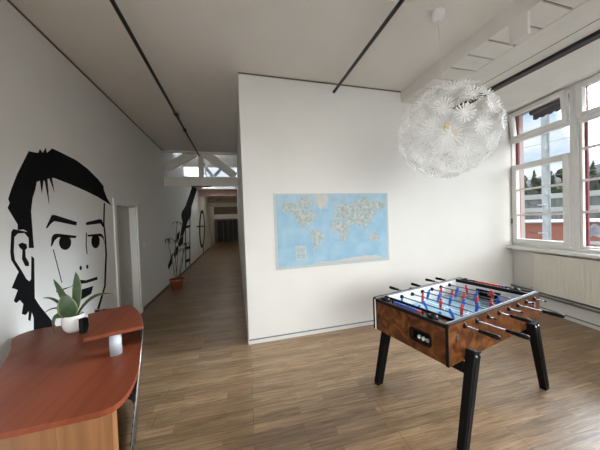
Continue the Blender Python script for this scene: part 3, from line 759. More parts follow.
relief = [[(-124,50),(-118,36),(-105,26),(-100,30),(-112,46)], [(-75,4),(-78,-6),(-70,-22),(-71,-45),(-68,-30),(-64,-16),(-70,-2)], [(70,36),(80,30),(95,28),(104,30),(95,36),(78,40)], [(95,50),(110,55),(125,55),(120,48),(104,45)], [(-8,32),(2,35),(8,34),(0,32)], [(36,12),(40,6),(36,-4),(30,-6),(34,6)], [(10,47),(22,49),(26,45),(18,44)], [(-85,45),(-72,45),(-78,38),(-86,34),(-92,40)], [(20,62),(35,60),(40,52),(25,52)]]
for p in relief: MB().prism([merc(*q) for q in p], 0.0005, 'y', -0.0078).build('relief', M['land_line'], mapo)
M['inset'] = mat('map_inset', (0.44, 0.55, 0.58), 0.6, var=0.2, scale=30)
lg = MB()
for a in (0, 1):
    for b in (0, 1):
        lg.box(0.30+a*0.065, 0.358+a*0.065, -0.0058, -0.005, 0.13+b*0.085, 0.205+b*0.085)
MB().box(0.285, 0.44, -0.0054, -0.005, 0.115, 0.31).build('inset_panel', M['border'], mapo)
lg.build('inset_chart', M['inset'], mapo)
pins = MB()
for x in (0.015, mw-0.015):
    for z in (0.015, mh-0.015): pins.ball((x, -0.006, z), 0.006, 8, 6)
pins.build('pin', M['chrome'], mapo)

# ------------------------------------------------------------------ dandelion pendant lamp
M['petal'] = mat('white_paper_petal', (0.95, 0.95, 0.94), 0.6, var=0.02)
LX, LY, LZ, LR = 2.02, 1.909, 2.432, 0.44
lamp = empty('pendant_lamp', (LX, LY, LZ), label='large white dandelion ball pendant lamp made of paper starbursts', cat='lamp')
MB().lathe([(0, 0), (0.066, 0), (0.066, -0.02), (0.058, -0.055), (0.03, -0.072), (0, -0.075)], (-0.07, 0, H-LZ), 24).build('canopy', M['white'], lamp)
MB().tube([(-0.07, 0, H-LZ-0.07), (0, 0, 0.06)], 0.0028, 6).build('cord', M['white'], lamp)
MB().ball((0, 0, 0.0), 0.03, 16, 10).tube([(0, 0, 0.03), (0, 0, 0.10)], 0.022, 12).build('hub', M['white'], lamp)
bm_ = mat('warm_bulb', (0.85, 0.72, 0.42), 0.25, var=0.05)
for q in ((0.07, -0.04, -0.02), (-0.05, -0.05, 0.03)): MB().ball(q, 0.03, 12, 8).build('bulb', bm_, lamp)
def blossom_mesh():
    mb = MB()
    mb.tube([(0, 0, -LR+0.07), (0, 0, -0.012)], 0.0022, 5)
    mb.lathe([(0, -0.012), (0.012, -0.008), (0.015, 0.0), (0.009, 0.004), (0, 0.004)], (0, 0, 0), 12)
    for k in range(15):
        a = 2*PI*k/15 + 0.05
        tilt = 0.30 + 0.04*math.sin(k*2.4)
        prof = [(0.008, 0.0026), (0.040, 0.0036), (0.070, 0.0060), (0.078, 0.0054), (0.082, 0.0025)]
        lo = []; hi = []
        for r, w in prof:
            z = -0.004 + (r-0.008)*tilt
            for sgn, lst in ((-1, lo), (1, hi)):
                p = Vector((r*math.cos(a) - sgn*w*math.sin(a), r*math.sin(a) + sgn*w*math.cos(a), z))
                lst.append((mb.bm.verts.new(p), mb.bm.verts.new(p + Vector((0, 0, -0.0012)))))
        for i in range(len(prof)-1):
            mb.bm.faces.new((lo[i][0], lo[i+1][0], hi[i+1][0], hi[i][0]))
            mb.bm.faces.new((lo[i][1], hi[i][1], hi[i+1][1], lo[i+1][1]))
            mb.bm.faces.new((lo[i][0], lo[i][1], lo[i+1][1], lo[i+1][0]))
            mb.bm.faces.new((hi[i][0], hi[i+1][0], hi[i+1][1], hi[i][1]))
    return mb
NB = 68
b0 = blossom_mesh().build('blossom', M['petal'], lamp)
random.seed(3)
for k in range(NB):
    b = b0 if k == 0 else b0.copy()
    if k: C.objects.link(b); b.parent = lamp
    z = 1 - 2*(k+0.5)/NB
    th = k*PI*(3-math.sqrt(5)) + 0.4
    d = Vector((math.sqrt(1-z*z)*math.cos(th), math.sqrt(1-z*z)*math.sin(th), z))
    q = d.to_track_quat('Z', 'Y')
    b.rotation_mode = 'QUATERNION'
    b.rotation_quaternion = q
    f = 1.0 + random.uniform(-0.03, 0.03)
    b.location = d*(LR-0.026)*f

# ------------------------------------------------------------------ reception desk
desk = empty('reception_desk', (-1.0, 1.9, 0), label='cherry wood reception desk with raised shelf and curved black front', cat='desk')
def D(o): o.location = Vector(o.location) - Vector(desk.location); return o
T = 0.77
def smooth(poly, it=2, keep=()):
    for _ in range(it):
        q = []
        n = len(poly)
        for i in range(n):
            a, b = Vector(poly[i]), Vector(poly[(i+1) % n])
            q += [a*0.75+b*0.25, a*0.25+b*0.75]
        poly = [tuple(p) for p in q]
    return poly
top = [(-1.36,1.29),(-0.995,1.287),(-0.74,1.295),(-0.635,1.298),(-0.585,1.33),(-0.572,1.42),(-0.584,1.536),(-0.60,1.62),(-0.651,1.791),(-0.765,2.175),(-0.83,2.33),(-0.95,2.47),(-1.12,2.545),(-1.35,2.565),
       (-1.60,2.572),(-1.72,2.555),(-1.77,2.44),(-1.70,2.32),(-1.61,2.20),(-1.522,2.045),(-1.448,1.896),(-1.39,1.72),(-1.36,1.5)]
D(MB().prism(smooth(top, 1), 0.028, 'z', T-0.028).build('desktop', M['cherry'], desk, 0.004))
ledge = [(-1.185,2.292),(-0.94,2.43),(-0.85,2.30),(-0.755,2.13),(-0.70,2.00),(-0.655,1.875),(-0.80,1.835),(-0.955,1.788),(-0.99,1.90),(-1.055,2.05),(-1.12,2.17)]
D(MB().prism(ledge, 0.024, 'z', 0.906).build('raised_shelf', M['cherry'], desk, 0.003))
D(MB().tube([(-0.816, 1.862, T), (-0.816, 1.862, 0.906)], 0.034, 20).build('shelf_post', M['silver'], desk))
D(MB().tube([(-1.05, 2.28, T), (-1.05, 2.28, 0.906)], 0.034, 20).build('shelf_post', M['silver'], desk))
D(MB().box(-1.33, -0.822, 1.312, 1.355, 0.02, T-0.028).build('end_panel', M['oak'], desk, 0.003))
D(MB().box(-0.817, -0.60, 1.303, 1.35, 0.02, T-0.028).build('end_panel', M['oak'], desk, 0.003))
D(MB().box(-1.62, -1.2, 2.44, 2.48, 0.02, T-0.028).build('end_panel', M['oak'], desk, 0.002))
D(MB().box(-1.33, -1.29, 1.40, 2.0, 0.10, T-0.028).build('modesty_panel', M['oak'], desk, 0.002))
# curved perforated metal front with a bright edge tube
def perforated():
    m = bpy.data.materials.new('perforated_black_sheet'); m.use_nodes = True
    t = m.node_tree; b = t.nodes['Principled BSDF']; L = t.links.new
    b.inputs['Roughness'].default_value = 0.4; b.inputs['Metallic'].default_value = 0.4
    c = t.nodes.new('ShaderNodeTexCoord'); mp = t.nodes.new('ShaderNodeMapping'); mp.inputs['Rotation'].default_value = (rad(0), rad(0), rad(0))
    v = t.nodes.new('ShaderNodeTexVoronoi'); v.inputs['Scale'].default_value = 22; v.inputs['Randomness'].default_value = 0.0
    r = t.nodes.new('ShaderNodeValToRGB'); r.color_ramp.interpolation = 'CONSTANT'
    r.color_ramp.elements[0].color = (0.20, 0.185, 0.17, 1); r.color_ramp.elements[1].color = (0.012, 0.012, 0.013, 1); r.color_ramp.elements[1].position = 0.30
    L(c.outputs['UV'], mp.inputs['Vector']); L(mp.outputs['Vector'], v.inputs['Vector']); L(v.outputs['Distance'], r.inputs['Fac']); L(r.outputs['Color'], b.inputs['Base Color'])
    return m
M['perf'] = perforated()
arc_t = [(-1.30,2.62),(-1.12,2.60),(-0.97,2.53),(-0.86,2.40),(-0.785,2.22),(-0.735,2.10),(-0.70,2.005)]
arc_b = [(-1.30,2.62),(-1.12,2.60),(-0.99,2.50),(-0.88,2.32),(-0.80,2.06),(-0.745,1.84),(-0.70,1.62)]
mb = MB(); ROWS = 8
uvl = mb.bm.loops.layers.uv.new('UVMap')
g_ = [[mb.bm.verts.new((a[0]+(b[0]-a[0])*j/ROWS, a[1]+(b[1]-a[1])*j/ROWS, 0.862+(0.03-0.862)*j/ROWS)) for a, b in zip(arc_t, arc_b)] for j in range(ROWS+1)]
for j in range(ROWS):
    for i in range(len(arc_t)-1):
        f = mb.bm.faces.new((g_[j][i], g_[j][i+1], g_[j+1][i+1], g_[j+1][i])); f.smooth = True
        for l, (ii, jj) in zip(f.loops, ((i, j), (i+1, j), (i+1, j+1), (i, j+1))): l[uvl].uv = (ii*0.15, jj*0.112)
o = D(mb.build('front_sheet', M['perf'], desk))
so = o.modifiers.new('thick', 'SOLIDIFY'); so.thickness = 0.004
ed = [(-0.70, 2.005, 0.862), (-0.70, 1.90, 0.616), (-0.70, 1.82, 0.44), (-0.70, 1.62, 0.0)]
D(MB().tube(ed, 0.0035, 8).tube([(x, y, 0.864) for x, y in arc_t], 0.0035, 8).build('edge_tube', M['chrome'], desk))

# plant in a white bowl on the desk
PX, PY = -1.336, 2.393
pt = empty('potted_plant', (PX, PY, T), label='broad leaved green plant in white bowl on the desk', cat='plant')
pot = MB().lathe([(0, 0), (0.042, 0), (0.066, 0.03), (0.077, 0.075), (0.075, 0.118), (0.068, 0.138), (0.062, 0.138), (0.066, 0.115), (0, 0.112)], (0, 0, 0), 28).build('pot', M['ceramic'], pt)
MB().lathe([(0.064, 0.112), (0.03, 0.128), (0, 0.130)], (0, 0, 0), 16).build('soil', M['soil'], pt)
def leaf(root, base, mid, tip, w, face_dir, name='leaf', fold=0.15, mats=None, n=9, prof=None):
    """a leaf along a bent midrib, creased, with pale edges"""
    base, mid, tip = Vector(base), Vector(mid), Vector(tip); fd = Vector(face_dir).normalized()
    mb = MB(); rows = []
    for i in range(n+1):
        u = i/n
        p = base*(1-u)**2 + (mid*2 - (base+tip)*0.5)*2*u*(1-u) + tip*u*u
        d = ((mid*2 - (base+tip)*0.5 - base)*(1-u) + (tip - (mid*2 - (base+tip)*0.5))*u).normalized()
        s = d.cross(fd).normalized(); nn = s.cross(d).normalized()
        ww = w*(math.sin(PI*min(1, u*0.93+0.06))**0.75 if prof is None else prof(u))
        ww = max(ww, 0.0015)
        rows.append([mb.bm.verts.new(p + s*ww*a + nn*(abs(a)*ww*fold)) for a in (-1, -0.84, 0, 0.84, 1)])
    for a, b in zip(rows, rows[1:]):
        for k in range(4):
            f = mb.bm.faces.new((a[k], a[k+1], b[k+1], b[k])); f.smooth = True; f.material_index = 1 if k in (0, 3) else 0
    o = mb.build(name, mats or [M['leaf'], M['leaf_edge']], root)
    so = o.modifiers.new('thick', 'SOLIDIFY'); so.thickness = 0.0015
    return o
tc_ = Vector((1.336, -2.393, 0.3)).normalized()        # towards the room
lf = [((-0.01,-0.01,0.12), (-0.045,-0.025,0.29), (-0.086,-0.06,0.455), 0.022, tc_),
      ((0.005,0.0,0.12), (0.025,0.012,0.32), (0.024,0.012,0.487), 0.030, tc_),
      ((0.02,0.0,0.12), (0.12,0.05,0.255), (0.237,0.128,0.240), 0.022, (0.1,-0.35,1)),
      ((-0.02,0.0,0.12), (-0.075,-0.05,0.272), (-0.142,-0.085,0.318), 0.012, (0.1,-0.6,1)),
      ((-0.03,0.0,0.12), (-0.08,-0.04,0.215), (-0.14,-0.085,0.20), 0.007, (0.1,-0.6,1)),
      ((0.0,-0.02,0.115), (-0.01,-0.05,0.21), (-0.03,-0.045,0.33), 0.060, tc_),
      ((-0.04,-0.03,0.115), (-0.085,-0.062,0.15), (-0.09,-0.075,0.025), 0.030, (-0.6,-0.7,0.3)),
      ]
for a in lf: leaf(pt, *a)
# small black pen box beside the pot
cu = empty('pen_box', (-1.236, 2.335, T), rad(-28), 'small black box standing between the plant bowl and shelf', 'box')
bx = MB().box(-0.024, 0.024, -0.024, 0.024, 0, 0.006)
for a in ((-0.024,-0.021,-0.024,0.024),(0.021,0.024,-0.024,0.024),(-0.021,0.021,-0.024,-0.021),(-0.021,0.021,0.021,0.024)): bx.box(*a, 0.006, 0.115)
bx.build('body', M['rubber'], cu, 0.002)

# ------------------------------------------------------------------ table football
TX, TY, TR = 2.003, 1.835, rad(11.7)
ft = empty('foosball_table', (TX, TY, 0), TR, 'walnut burl table football game with black splayed legs', 'game table')
M['rail'] = mat('dull_aluminium', (0.18, 0.185, 0.19), 0.55, 0.3, var=0.08)
HL, HW, ZB, ZT = 0.70, 0.362, 0.558, 0.857
EI = 0.565                        # inner face of the end walls
side = MB()
body = MB()
for s in (-1, 1):
    y0, y1 = sorted((s*HW, s*(HW-0.028)))
    body.box(-HL, HL, y0, y1, ZB, ZT-0.012)
body.build('side_wall', M['burl'], ft, 0.002)
inn = MB()
for s in (-1, 1):
    y0, y1 = sorted((s*(HW-0.028), s*(HW-0.031)))
    inn.box(-EI, EI, y0, y1, 0.70, ZT-0.012)
inn.build('inner_lining', M['white'], ft)
for s in (-1, 1):
    y0, y1 = sorted((s*(HW+0.002), s*(HW-0.019)))
    MB().box(-HL, HL, y0, y1, ZT-0.012, ZT-0.001).build('edge_strip', M['rubber'], ft, 0.002)
    y0, y1 = sorted((s*(HW-0.019), s*(HW-0.031)))
    MB().box(-HL+0.005, HL-0.005, y0, y1, ZT-0.012, ZT).build('top_rail', M['rail'], ft, 0.002)
# ends: outer burl panel with ball return, ledge, inner wall with goal
def end(s):
    mb = MB()
    a, b = sorted((s*HL, s*(HL-0.022)))
    # outer panel with an opening (y -0.10..0.10 , z 0.645..0.725)
    oy0, oy1, oz0, oz1 = (-0.225, -0.055, 0.640, 0.722) if s < 0 else (-0.085, 0.085, 0.640, 0.722)
    w = HW-0.028
    mb.box(a, b, -w, oy0, ZB, 0.822).box(a, b, oy1, w, ZB, 0.822).box(a, b, oy0, oy1, ZB, oz0).box(a, b, oy0, oy1, oz1, 0.822)
    mb.build('end_panel', M['burl'], ft, 0.0015)
    x0, x1 = sorted((s*(HL-0.075), s*(HL-0.022)))
    tr = MB().box(x0, x1, oy0-0.01, oy1+0.01, oz0-0.012, oz0).box(x0, x1, oy0-0.01, oy1+0.01, oz1, oz1+0.01)
    tr.box(x0, x1, oy0-0.012, oy0, oz0-0.012, oz1+0.01).box(x0, x1, oy1, oy1+0.012, oz0-0.012, oz1+0.01)
    q0, q1 = sorted((s*(HL-0.078), s*(HL-0.070)))
    tr.box(q0, q1, oy0-0.01, oy1+0.01, oz0-0.012, oz1+0.01)
    e0, e1 = sorted((s*(HL-0.001), s*(HL+0.006)))
    # bezel with rounded corners
    def rr(y0, y1, z0, z1, r, n=5):
        p = []
        for cy, cz, a0 in ((y1-r, z1-r, 0), (y0+r, z1-r, 90), (y0+r, z0+r, 180), (y1-r, z0+r, 270)):
            for k in range(n+1):
                t = rad(a0+90*k/n); p.append((cy+r*math.cos(t), cz+r*math.sin(t)))
        return p
    o1, i1 = rr(oy0-0.012, oy1+0.012, oz0-0.012, oz1+0.012, 0.03), rr(oy0+0.006, oy1-0.006, oz0+0.006, oz1-0.006, 0.022)
    V = [[tr.bm.verts.new((x, y, z)) for y, z in ring] for x in (e0, e1) for ring in (o1, i1)]
    n = len(o1)
    for k in range(n):
        k2 = (k+1) % n
        for p, q in ((0, 1), (2, 3), (0, 2), (1, 3)): tr.bm.faces.new((V[p][k], V[p][k2], V[q][k2], V[q][k]))
    tr.build('ball_tray', M['rubber'], ft)
    l0, l1 = sorted((s*(HL-0.004), s*(EI+0.012)))
    MB().box(l0, l1, -w, w, 0.822, 0.838).build('end_ledge', M['ledge'], ft, 0.002)
    k0, k1 = sorted((s*(HL+0.003), s*(HL-0.016)))
    j0, j1 = sorted((s*(EI+0.014), s*(EI-0.002)))
    MB().box(k0, k1, -HW, HW, 0.822, 0.848).build('edge_strip', M['rubber'], ft, 0.003)
    MB().box(j0, j1, -w, w, 0.822, 0.856).build('edge_strip', M['rubber'], ft, 0.003)
    # inner end wall with a goal mouth
    i0, i1_ = sorted((s*EI, s*(EI+0.012)))
    gw = 0.105
    MB().box(i0, i1_, -w, -gw, 0.70, 0.822).box(i0, i1_, gw, w, 0.70, 0.822).box(i0, i1_, -gw, gw, 0.79, 0.822).build('goal_wall', M['white'], ft)
    g0, g1 = sorted((s*(EI-0.003), s*(EI+0.055)))
    gm = MB().box(g0, g1, -gw-0.008, -gw+0.004, 0.70, 0.798).box(g0, g1, gw-0.004, gw+0.008, 0.70, 0.798).box(g0, g1, -gw, gw, 0.788, 0.798)
    b0, b1 = sorted((s*(EI+0.05), s*(EI+0.055)))
    gm.box(b0, b1, -gw, gw, 0.66, 0.79)
    gm.build('goal', M['rubber'], ft)
    # corner trims
    c0, c1 = sorted((s*HL, s*(HL+0.006)))
    for t in (-1, 1):
        y0, y1 = sorted((t*HW, t*(HW-0.020)))
        MB().box(c0, c1, y0, y1, ZB-0.002, ZT-0.012).build('corner_trim', M['rubber'], ft, 0.001)
        y0, y1 = sorted((t*(HW-0.020), t*(HW-0.030)))
        if t > 0: MB().box(c0, c1-0.001 if s > 0 else c1, y0, y1, ZB, ZT-0.012).build('corner_trim', M['white'], ft)
    # score counter: a bar of sliding beads on two feet
    xb = s*(HL-0.055)
    ym = 0.025
    sc = MB().tube([(xb, ym-0.15, 0.852), (xb, ym+0.15, 0.852)], 0.003, 6).box(xb-0.006, xb+0.006, ym-0.155, ym-0.147, 0.837, 0.86).box(xb-0.006, xb+0.006, ym+0.147, ym+0.155, 0.837, 0.86)
    so = sc.build('score_counter', M['rubber'], ft)
    for k in range(10):
        c = M['blue'] if s < 0 else M['red']
        if k == 0: c = M['red'] if s < 0 else M['blue']
        y = ym - 0.118 + k*0.0262
        MB().tube([(xb, y-0.0125, 0.852), (xb, y-0.010, 0.852), (xb, y+0.010, 0.852), (xb, y+0.0125, 0.852)], [0.007, 0.0115, 0.0115, 0.007], 10).build('bead', c, so)
    for y in (0.265, -0.205):
        xx = s*(HL-0.062)
        MB().lathe([(0.036, 0.838), (0.036, 0.852), (0.028, 0.864), (0.022, 0.864), (0.020, 0.848), (0, 0.846)], (xx, y, 0), 18).box(xx-0.012, xx+0.012, y-0.046, y+0.046, 0.837, 0.851).build('ball_cup', M['rubber'], ft)
end(-1); end(1)
M['field'] = mat('pale_blue_pitch', (0.25, 0.43, 0.52), 0.25, var=0.05)
MB().box(-EI, EI, -(HW-0.028), HW-0.028, 0.685, 0.70).build('pitch', M['field'], ft)
ln = MB().box(-0.004, 0.004, -0.314, 0.314, 0.70, 0.7008)
for s in (-1, 1):
    for w_, x_ in ((0.20, 0.36), (0.13, 0.46)):
        a, b = sorted((s*x_, s*EI))
        ln.box(a, b, -w_-0.003, -w_+0.003, 0.70, 0.7008).box(a, b, w_-0.003, w_+0.003, 0.70, 0.7008)
        xx = s*x_; ln.box(xx-0.003, xx+0.003, -w_, w_, 0.70, 0.7008)
rg = [[ln.bm.verts.new((r*math.cos(2*PI*k/40), r*math.sin(2*PI*k/40), 0.7009)) for k in range(40)] for r in (0.094, 0.10)]
for k in range(40): ln.bm.faces.new((rg[0][k], rg[0][(k+1) % 40], rg[1][(k+1) % 40], rg[1][k]))
ln.build('pitch_line', M['white'], ft)
MB().box(-HL+0.024, HL-0.024, -(HW-0.03), HW-0.03, ZB+0.004, ZB+0.02).build('bottom_board', M['rubber'], ft)
# bolts near the near corner
bo = MB()
for x, z in ((-0.60, 0.76), (-0.60, 0.735), (0.60, 0.76), (0.60, 0.735)):
    for s in (-1, 1): bo.tube([(x, s*HW, z), (x, s*(HW+0.005), z)], 0.012, 10)
bo.build('bolt', M['chrome'], ft)

# rods with players
def figure(mat_, parent, y, ang):
    mb = MB()
    mb.ball((0, 0, 0.032), 0.0125, 10, 8, (0.95, 0.95, 1.15))
    mb.tube([(0, 0, 0.012), (0, 0, 0.024)], 0.006, 8)
    def sec(z, a, b, n=10): return [mb.bm.verts.new((b*math.cos(2*PI*k/n), a*math.sin(2*PI*k/n), z)) for k in range(n)]
    rs = [sec(0.018, 0.010, 0.007), sec(0.012, 0.019, 0.010), sec(0.0, 0.020, 0.013), sec(-0.016, 0.013, 0.010), sec(-0.030, 0.015, 0.009), sec(-0.052, 0.012, 0.007), sec(-0.060, 0.012, 0.011), sec(-0.072, 0.012, 0.012)]
    for a, b in zip(rs, rs[1:]):
        for k in range(10): f = mb.bm.faces.new((a[k], a[(k+1) % 10], b[(k+1) % 10], b[k])); f.smooth = True
    mb.bm.faces.new(rs[0]); mb.bm.faces.new(rs[-1])
    mb.move(Matrix.Translation((0, y, 0)) @ Matrix.Rotation(ang, 4, 'Y') @ Matrix.Scale(0.94, 4))
    return mb.build('player', mat_, parent)
RZ = 0.808
#        team  players  near-side handle  push (slide along rod)  turn
rods = [('blue', 3, 1, 0.02, 0.35), ('blue', 2, 1, -0.07, -0.5), ('red', 3, 0, 0.03, 0.15), ('blue', 5, 1, 0.035, 0.45),
        ('red', 5, 0, -0.01, 0.2), ('blue', 3, 1, -0.05, 0.55), ('red', 2, 0, 0.03, -0.2), ('red', 3, 0, 0.0, 0.1)]
xs = [-0.51 + 0.157*k for k in range(8)]
for k, (team, cnt, near, push, ang) in enumerate(rods):
    c = M['blue'] if team == 'blue' else M['red']
    s = -1 if near else 1
    yh, ye = s*(0.50), -s*(0.435)
    ro = MB().tube([(0, yh+push, 0), (0, ye+push, 0)], 0.0055, 10).build('rod', M['steel'], ft)
    ro.location = (xs[k], 0, RZ)
    gy = yh+push
    MB().tube([(0, gy-s*0.025, 0), (0, gy-s*0.02, 0), (0, gy, 0), (0, gy+s*0.025, 0), (0, gy+s*0.075, 0), (0, gy+s*0.096, 0), (0, gy+s*0.102, 0)], [0.009, 0.013, 0.0115, 0.0145, 0.0165, 0.0145, 0.006], 14).build('grip', M['rubber'], ro)
    MB().tube([(0, ye+push, 0), (0, ye+push-s*0.012, 0)], 0.0085, 10).build('end_cap', M['rubber'], ro)
    for t in (-1, 1):
        br = MB().tube([(0, t*(HW+0.018), 0), (0, t*(HW+0.006), 0), (0, t*(HW), 0)], [0.013, 0.017, 0.021], 14)
        br.build('bearing', M['rubber'], ro)
        br = MB().tube([(0, t*(HW-0.050), 0), (0, t*(HW-0.045), 0), (0, t*(HW-0.031), 0)], [0.014, 0.018, 0.020], 14)
        br.build('bumper', M['rubber'], ro)
    sp = {2: 0.24, 3: 0.185, 5: 0.115}[cnt]
    for j in range(cnt):
        figure(c, ro, push*0.7 + (j-(cnt-1)/2)*sp, ang)

# legs and cross rails
def leg(x0, y0, x1, y1, bolts):
    mb = MB().bar((x0, y0, 0.632), (x1, y1, 0.012), 0.092, 0.058, 0.070, 0.048, up=(0, 1, 0))
    lo = mb.build('leg', M['leg'], ft, 0.004)
    sy = -1 if y0 < 0 else 1
    gr = MB().bar((x0+(x1-x0)*0.13, y0+(y1-y0)*0.13+sy*0.030, 0.55), (x1, y1+sy*0.025, 0.04), 0.018, 0.004, up=(0, 1, 0))
    gr.build('groove_strip', M['rubber'], lo)
    b = MB()
    for dx in (-0.026, 0.026): b.tube([(x0+dx, y0+sy*0.026, 0.605), (x0+dx, y0+sy*0.036, 0.605)], 0.008, 10)
    b.build('bolt', M['chrome'], lo)
    MB().bar((x1, y1, 0.013), (x1, y1, 0.0), 0.066, 0.046, up=(0, 1, 0)).build('foot_pad', M['rubber'], lo)
leg(-0.465, -0.395, -0.675, -0.425, True)
leg(0.460, -0.395, 0.590, -0.425, True)
leg(-0.480, 0.380, -0.665, 0.362, True)
leg(0.460, 0.380, 0.590, 0.362, True)
for xx in (-0.525, 0.50):
    MB().box(xx-0.028, xx+0.028, -0.372, 0.356, 0.475, 0.535).build('cross_rail', M['leg'], ft, 0.003)
MB().box(-0.497, 0.472, -0.02, 0.02, 0.49, 0.53).build('stretcher', M['leg'], ft, 0.003)

# white balls in the near ball tray
for k, lab in enumerate(('leftmost of three white balls in the foosball end tray', 'middle one of three white balls in the foosball end tray', 'rightmost of three white balls in the foosball end tray')):
    b = MB().ball((0, 0, 0.0165), 0.0165, 16, 10).build('game_ball', M['white'])
    p = Matrix.Rotation(TR, 4, 'Z') @ Vector((-HL+0.034, -0.105-0.036*k, 0))
    b.location = (TX+p.x, TY+p.y, 0.640)
    tag(b, lab, 'ball', 'balls in the near end tray')

# ------------------------------------------------------------------ corridor: truss, clerestory, far end
TYY = 7.0
tr = MB()
tr.box(XL, XP, TYY-0.02, TYY+0.12, 2.655, 2.875)
S('beam_tie', tr, M['beam'])
S('beam_post', MB().box(-0.945, -0.815, TYY-0.005, TYY+0.105, 2.875, H), M['beam'])
S('beam_brace_left', MB().bar((XL+0.05, TYY+0.05, 3.13), (-1.02, TYY+0.05, 3.56), 0.10, 0.20, up=(0, 0, 1)), M['beam'])
S('beam_brace_right', MB().bar((-0.75, TYY+0.05, 3.54), (XP-0.08, TYY+0.05, 2.93), 0.10, 0.20, up=(0, 0, 1)), M['beam'])
S('beam_top', MB().box(XL, XP, TYY-0.06, TYY, H-0.05, H), M['beam'])
S('wall_upper', MB().box(XL-0.15, XP+0.12, TYY-0.12, TYY, H+0.15, 4.7), M['wall'])
tag(MB().box(-1.15, -0.62, TYY+0.02, TYY+0.08, 2.625, 2.655).build('rail_bracket', M['black']), 'short black bar fixed beneath the corridor tie beam', 'bracket')
CY = 9.4
S('roof_slab', MB().box(XL-0.15, XP+0.12, TYY, 8.2, 4.6, 4.7).box(XL-0.15, XP+0.12, 9.1, CY+0.12, 4.6, 4.7).box(XL-0.15, -1.3, 8.2, 9.1, 4.6, 4.7).box(-0.4, XP+0.12, 8.2, 9.1, 4.6, 4.7), M['ceil'])
sk = empty('window_9', kind='structure', loc=(0, 0, 4.66))
MB().box(-1.3, -0.4, 8.2, 9.1, 0, 0.006).build('pane', M['glass'], sk)
MB().box(-1.3, -0.4, 8.63, 8.67, -0.06, 0).box(-0.87, -0.83, 8.2, 9.1, -0.06, 0).build('window_frame', M['frame'], sk)
S('ceiling_far', MB().box(XL-0.15, XP+0.12, CY+0.12, 10.2, 3.31, 3.36).box(XL-0.15, XP+0.12, 12.4, 24.0, 3.31, 3.36).box(XL-0.15, -1.5, 10.2, 12.4, 3.31, 3.36).box(0.0, XP+0.12, 10.2, 12.4, 3.31, 3.36), M['ceil'])
sk = empty('window_10', kind='structure', loc=(0, 0, 3.34))  # skylight out of view, added to brighten the corridor wall and red beam
MB().box(-1.5, 0.0, 10.2, 12.4, 0, 0.006).build('pane', M['glass'], sk)
cl = MB().box(XL, XP, CY, CY+0.12, 3.30, 3.345).box(XL, XP, CY, CY+0.12, 3.705, 4.6)
S('wall_clerestory', cl, M['beam'])
wc = empty('window_7', kind='structure', loc=(0, CY, 0))
MB().box(-1.77, XP, 0.05, 0.054, 3.345, 3.705).build('pane', M['glass'], wc)
fr = MB().box(XL, -1.77, 0.0, 0.1, 3.345, 3.705)
for x in (-1.02, -0.16): fr.box(x-0.02, x+0.02, 0.02, 0.08, 3.345, 3.705)
fr.build('window_frame', M['frame'], wc)
br = MB().bar((-1.05, CY-0.1, 3.73), (-0.78, CY-0.1, 3.34), 0.08, 0.10).bar((-0.36, CY-0.1, 3.73), (-0.72, CY-0.1, 3.34), 0.08, 0.10).bar((-0.35, CY-0.1, 3.73), (0.02, CY-0.1, 3.34), 0.08, 0.10)
S('beam_far_brace', br, M['beam'])
S('beam_red', MB().box(XL, XP, 12.8, 12.95, 3.0, 3.31), M['redbeam'])
S('beam_lintel', MB().box(XL, XP, 17.0, 17.15, 2.72, 3.0), M['beam'])
S('beam_lintel_boards', MB().box(XL, XP, 17.02, 17.13, 3.0, 3.31), M['wood_lt'])
sg = empty('exit_sign', (-1.13, 17.02, 3.17), label='small pale oval sign on timber above the far corridor lintel', cat='sign')
MB().prism([(0.19*math.cos(2*PI*k/24), 0.12*math.sin(2*PI*k/24)) for k in range(24)], 0.02, 'y', -0.02).build('plate', M['silver'], sg)
MB().prism([(0.13*math.cos(2*PI*k/24), 0.07*math.sin(2*PI*k/24)) for k in range(24)], 0.004, 'y', -0.024).build('emblem', M['grey'], sg)
S('wall_end', MB().box(XL, XP, 21.2, 21.35, 2.35, 3.31).box(XL, -1.62, 21.2, 21.35, 0, 1.95).box(-1.62, XP, 21.2, 21.35, 1.9, 1.95), M['base_d'])
S('beam_end', MB().box(XL, XP, 21.05, 21.35, 1.95, 2.35), M['wall'])
dg = empty('door_2', (0, 21.25, 0), kind='structure')
MB().box(-1.62, XP, 0, 0.03, 0, 1.9).build('pane', M['glass_dark'], dg)
fm = MB()
for x in (-1.59, -1.12, -0.72, -0.32, 0.06): fm.box(x-0.03, x+0.03, -0.03, 0.0, 0, 1.9)
fm.box(-1.62, XP, -0.03, 0, 0.0, 0.1).box(-1.62, XP, -0.03, 0, 1.82, 1.9)
fm.build('door_frame', M['base_d'], dg)
# white door casing on the left wall far down
S('door_3', MB().box(XL, XL+0.05, 17.2, 17.32, 0, 2.2).box(XL, XL+0.05, 18.3, 18.42, 0, 2.2).box(XL, XL+0.05, 17.32, 18.3, 2.1, 2.2), M['frame'])
# lamps that light the far corridor
M['lampglow'] = mat('lamp_diffuser', (0.9, 0.88, 0.8), 0.5, var=0.0, emit=((1.0, 0.86, 0.66), 9.0))
for yy, lab in ((14.6, 'corridor ceiling light behind the red beam'), (19.8, 'corridor ceiling light near the far glazed door')):
    cl_ = empty('ceiling_light', (-0.85, yy, 3.31), label=lab, cat='lamp')
    MB().box(-0.32, 0.32, -0.12, 0.12, -0.03, 0).build('housing', M['white'], cl_)
    MB().box(-0.30, 0.30, -0.10, 0.10, -0.055, -0.03).build('diffuser', M['lampglow'], cl_)

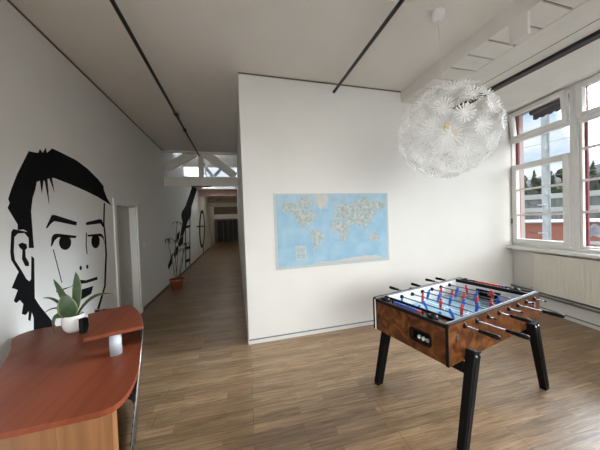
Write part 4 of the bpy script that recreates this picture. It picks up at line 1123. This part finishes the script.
# plant in a terracotta pot in the corridor
cp = empty('potted_plant', (-1.515, 6.63, 0), label='spindly half dry plant in terracotta pot in the corridor', cat='plant')
MB().lathe([(0, 0), (0.115, 0), (0.150, 0.21), (0.168, 0.21), (0.168, 0.262), (0.150, 0.262), (0.143, 0.225), (0, 0.225)], (0, 0, 0), 26).build('pot', M['terracotta'], cp)
MB().lathe([(0.144, 0.226), (0, 0.24)], (0, 0, 0), 16).build('soil', M['soil'], cp)
stems = [[(-0.02,0,0.22),(-0.06,-0.01,0.55),(-0.11,-0.02,0.9),(-0.155,-0.03,1.25)], [(0.01,0.02,0.22),(-0.02,0.02,0.7),(0.01,0.01,1.2),(0.065,0.01,1.66)],
         [(0.03,-0.01,0.22),(0.09,0.0,0.55),(0.15,0.02,0.8),(0.235,0.04,1.12)], [(0.0,-0.03,0.22),(0.03,-0.04,0.6),(0.06,-0.05,0.95)], [(0.04,0.03,0.22),(0.13,0.05,0.6),(0.17,0.05,0.98)]]
for s in stems:
    MB().tube(s, [0.009]*(len(s)-1)+[0.005], 7).build('stem', M['stem'], cp)
random.seed(8)
dry = [M['leaf_dry'], M['leaf_dry']]
def tuft(p, n, ln_, w):
    p = Vector(p)
    for k in range(n):
        a = 2*PI*k/n + random.uniform(-.3, .3)
        d = Vector((math.cos(a), math.sin(a)*0.7, 0))
        up = random.uniform(-0.1, 0.5)
        if -1.515 + p.x + d.x*ln_ < -1.76: d.x = 0.3
        leaf(cp, p, p + d*ln_*0.5 + Vector((0,0,ln_*0.28*up+0.02)), p + d*ln_ + Vector((0,0,ln_*(up-0.75))), w, (0,0,1), mats=dry, n=5)
tuft((-0.155,-0.03,1.25), 7, 0.16, 0.016)
tuft((0.065,0.01,1.66), 5, 0.15, 0.014)
tuft((0.235,0.04,1.12), 6, 0.13, 0.015)
tuft((0.06,-0.05,0.95), 5, 0.12, 0.014)
tuft((0.17,0.05,0.98), 5, 0.12, 0.014)
tuft((-0.06,-0.01,0.85), 3, 0.10, 0.014)
tuft((0.01,0.01,1.2), 4, 0.13, 0.013)
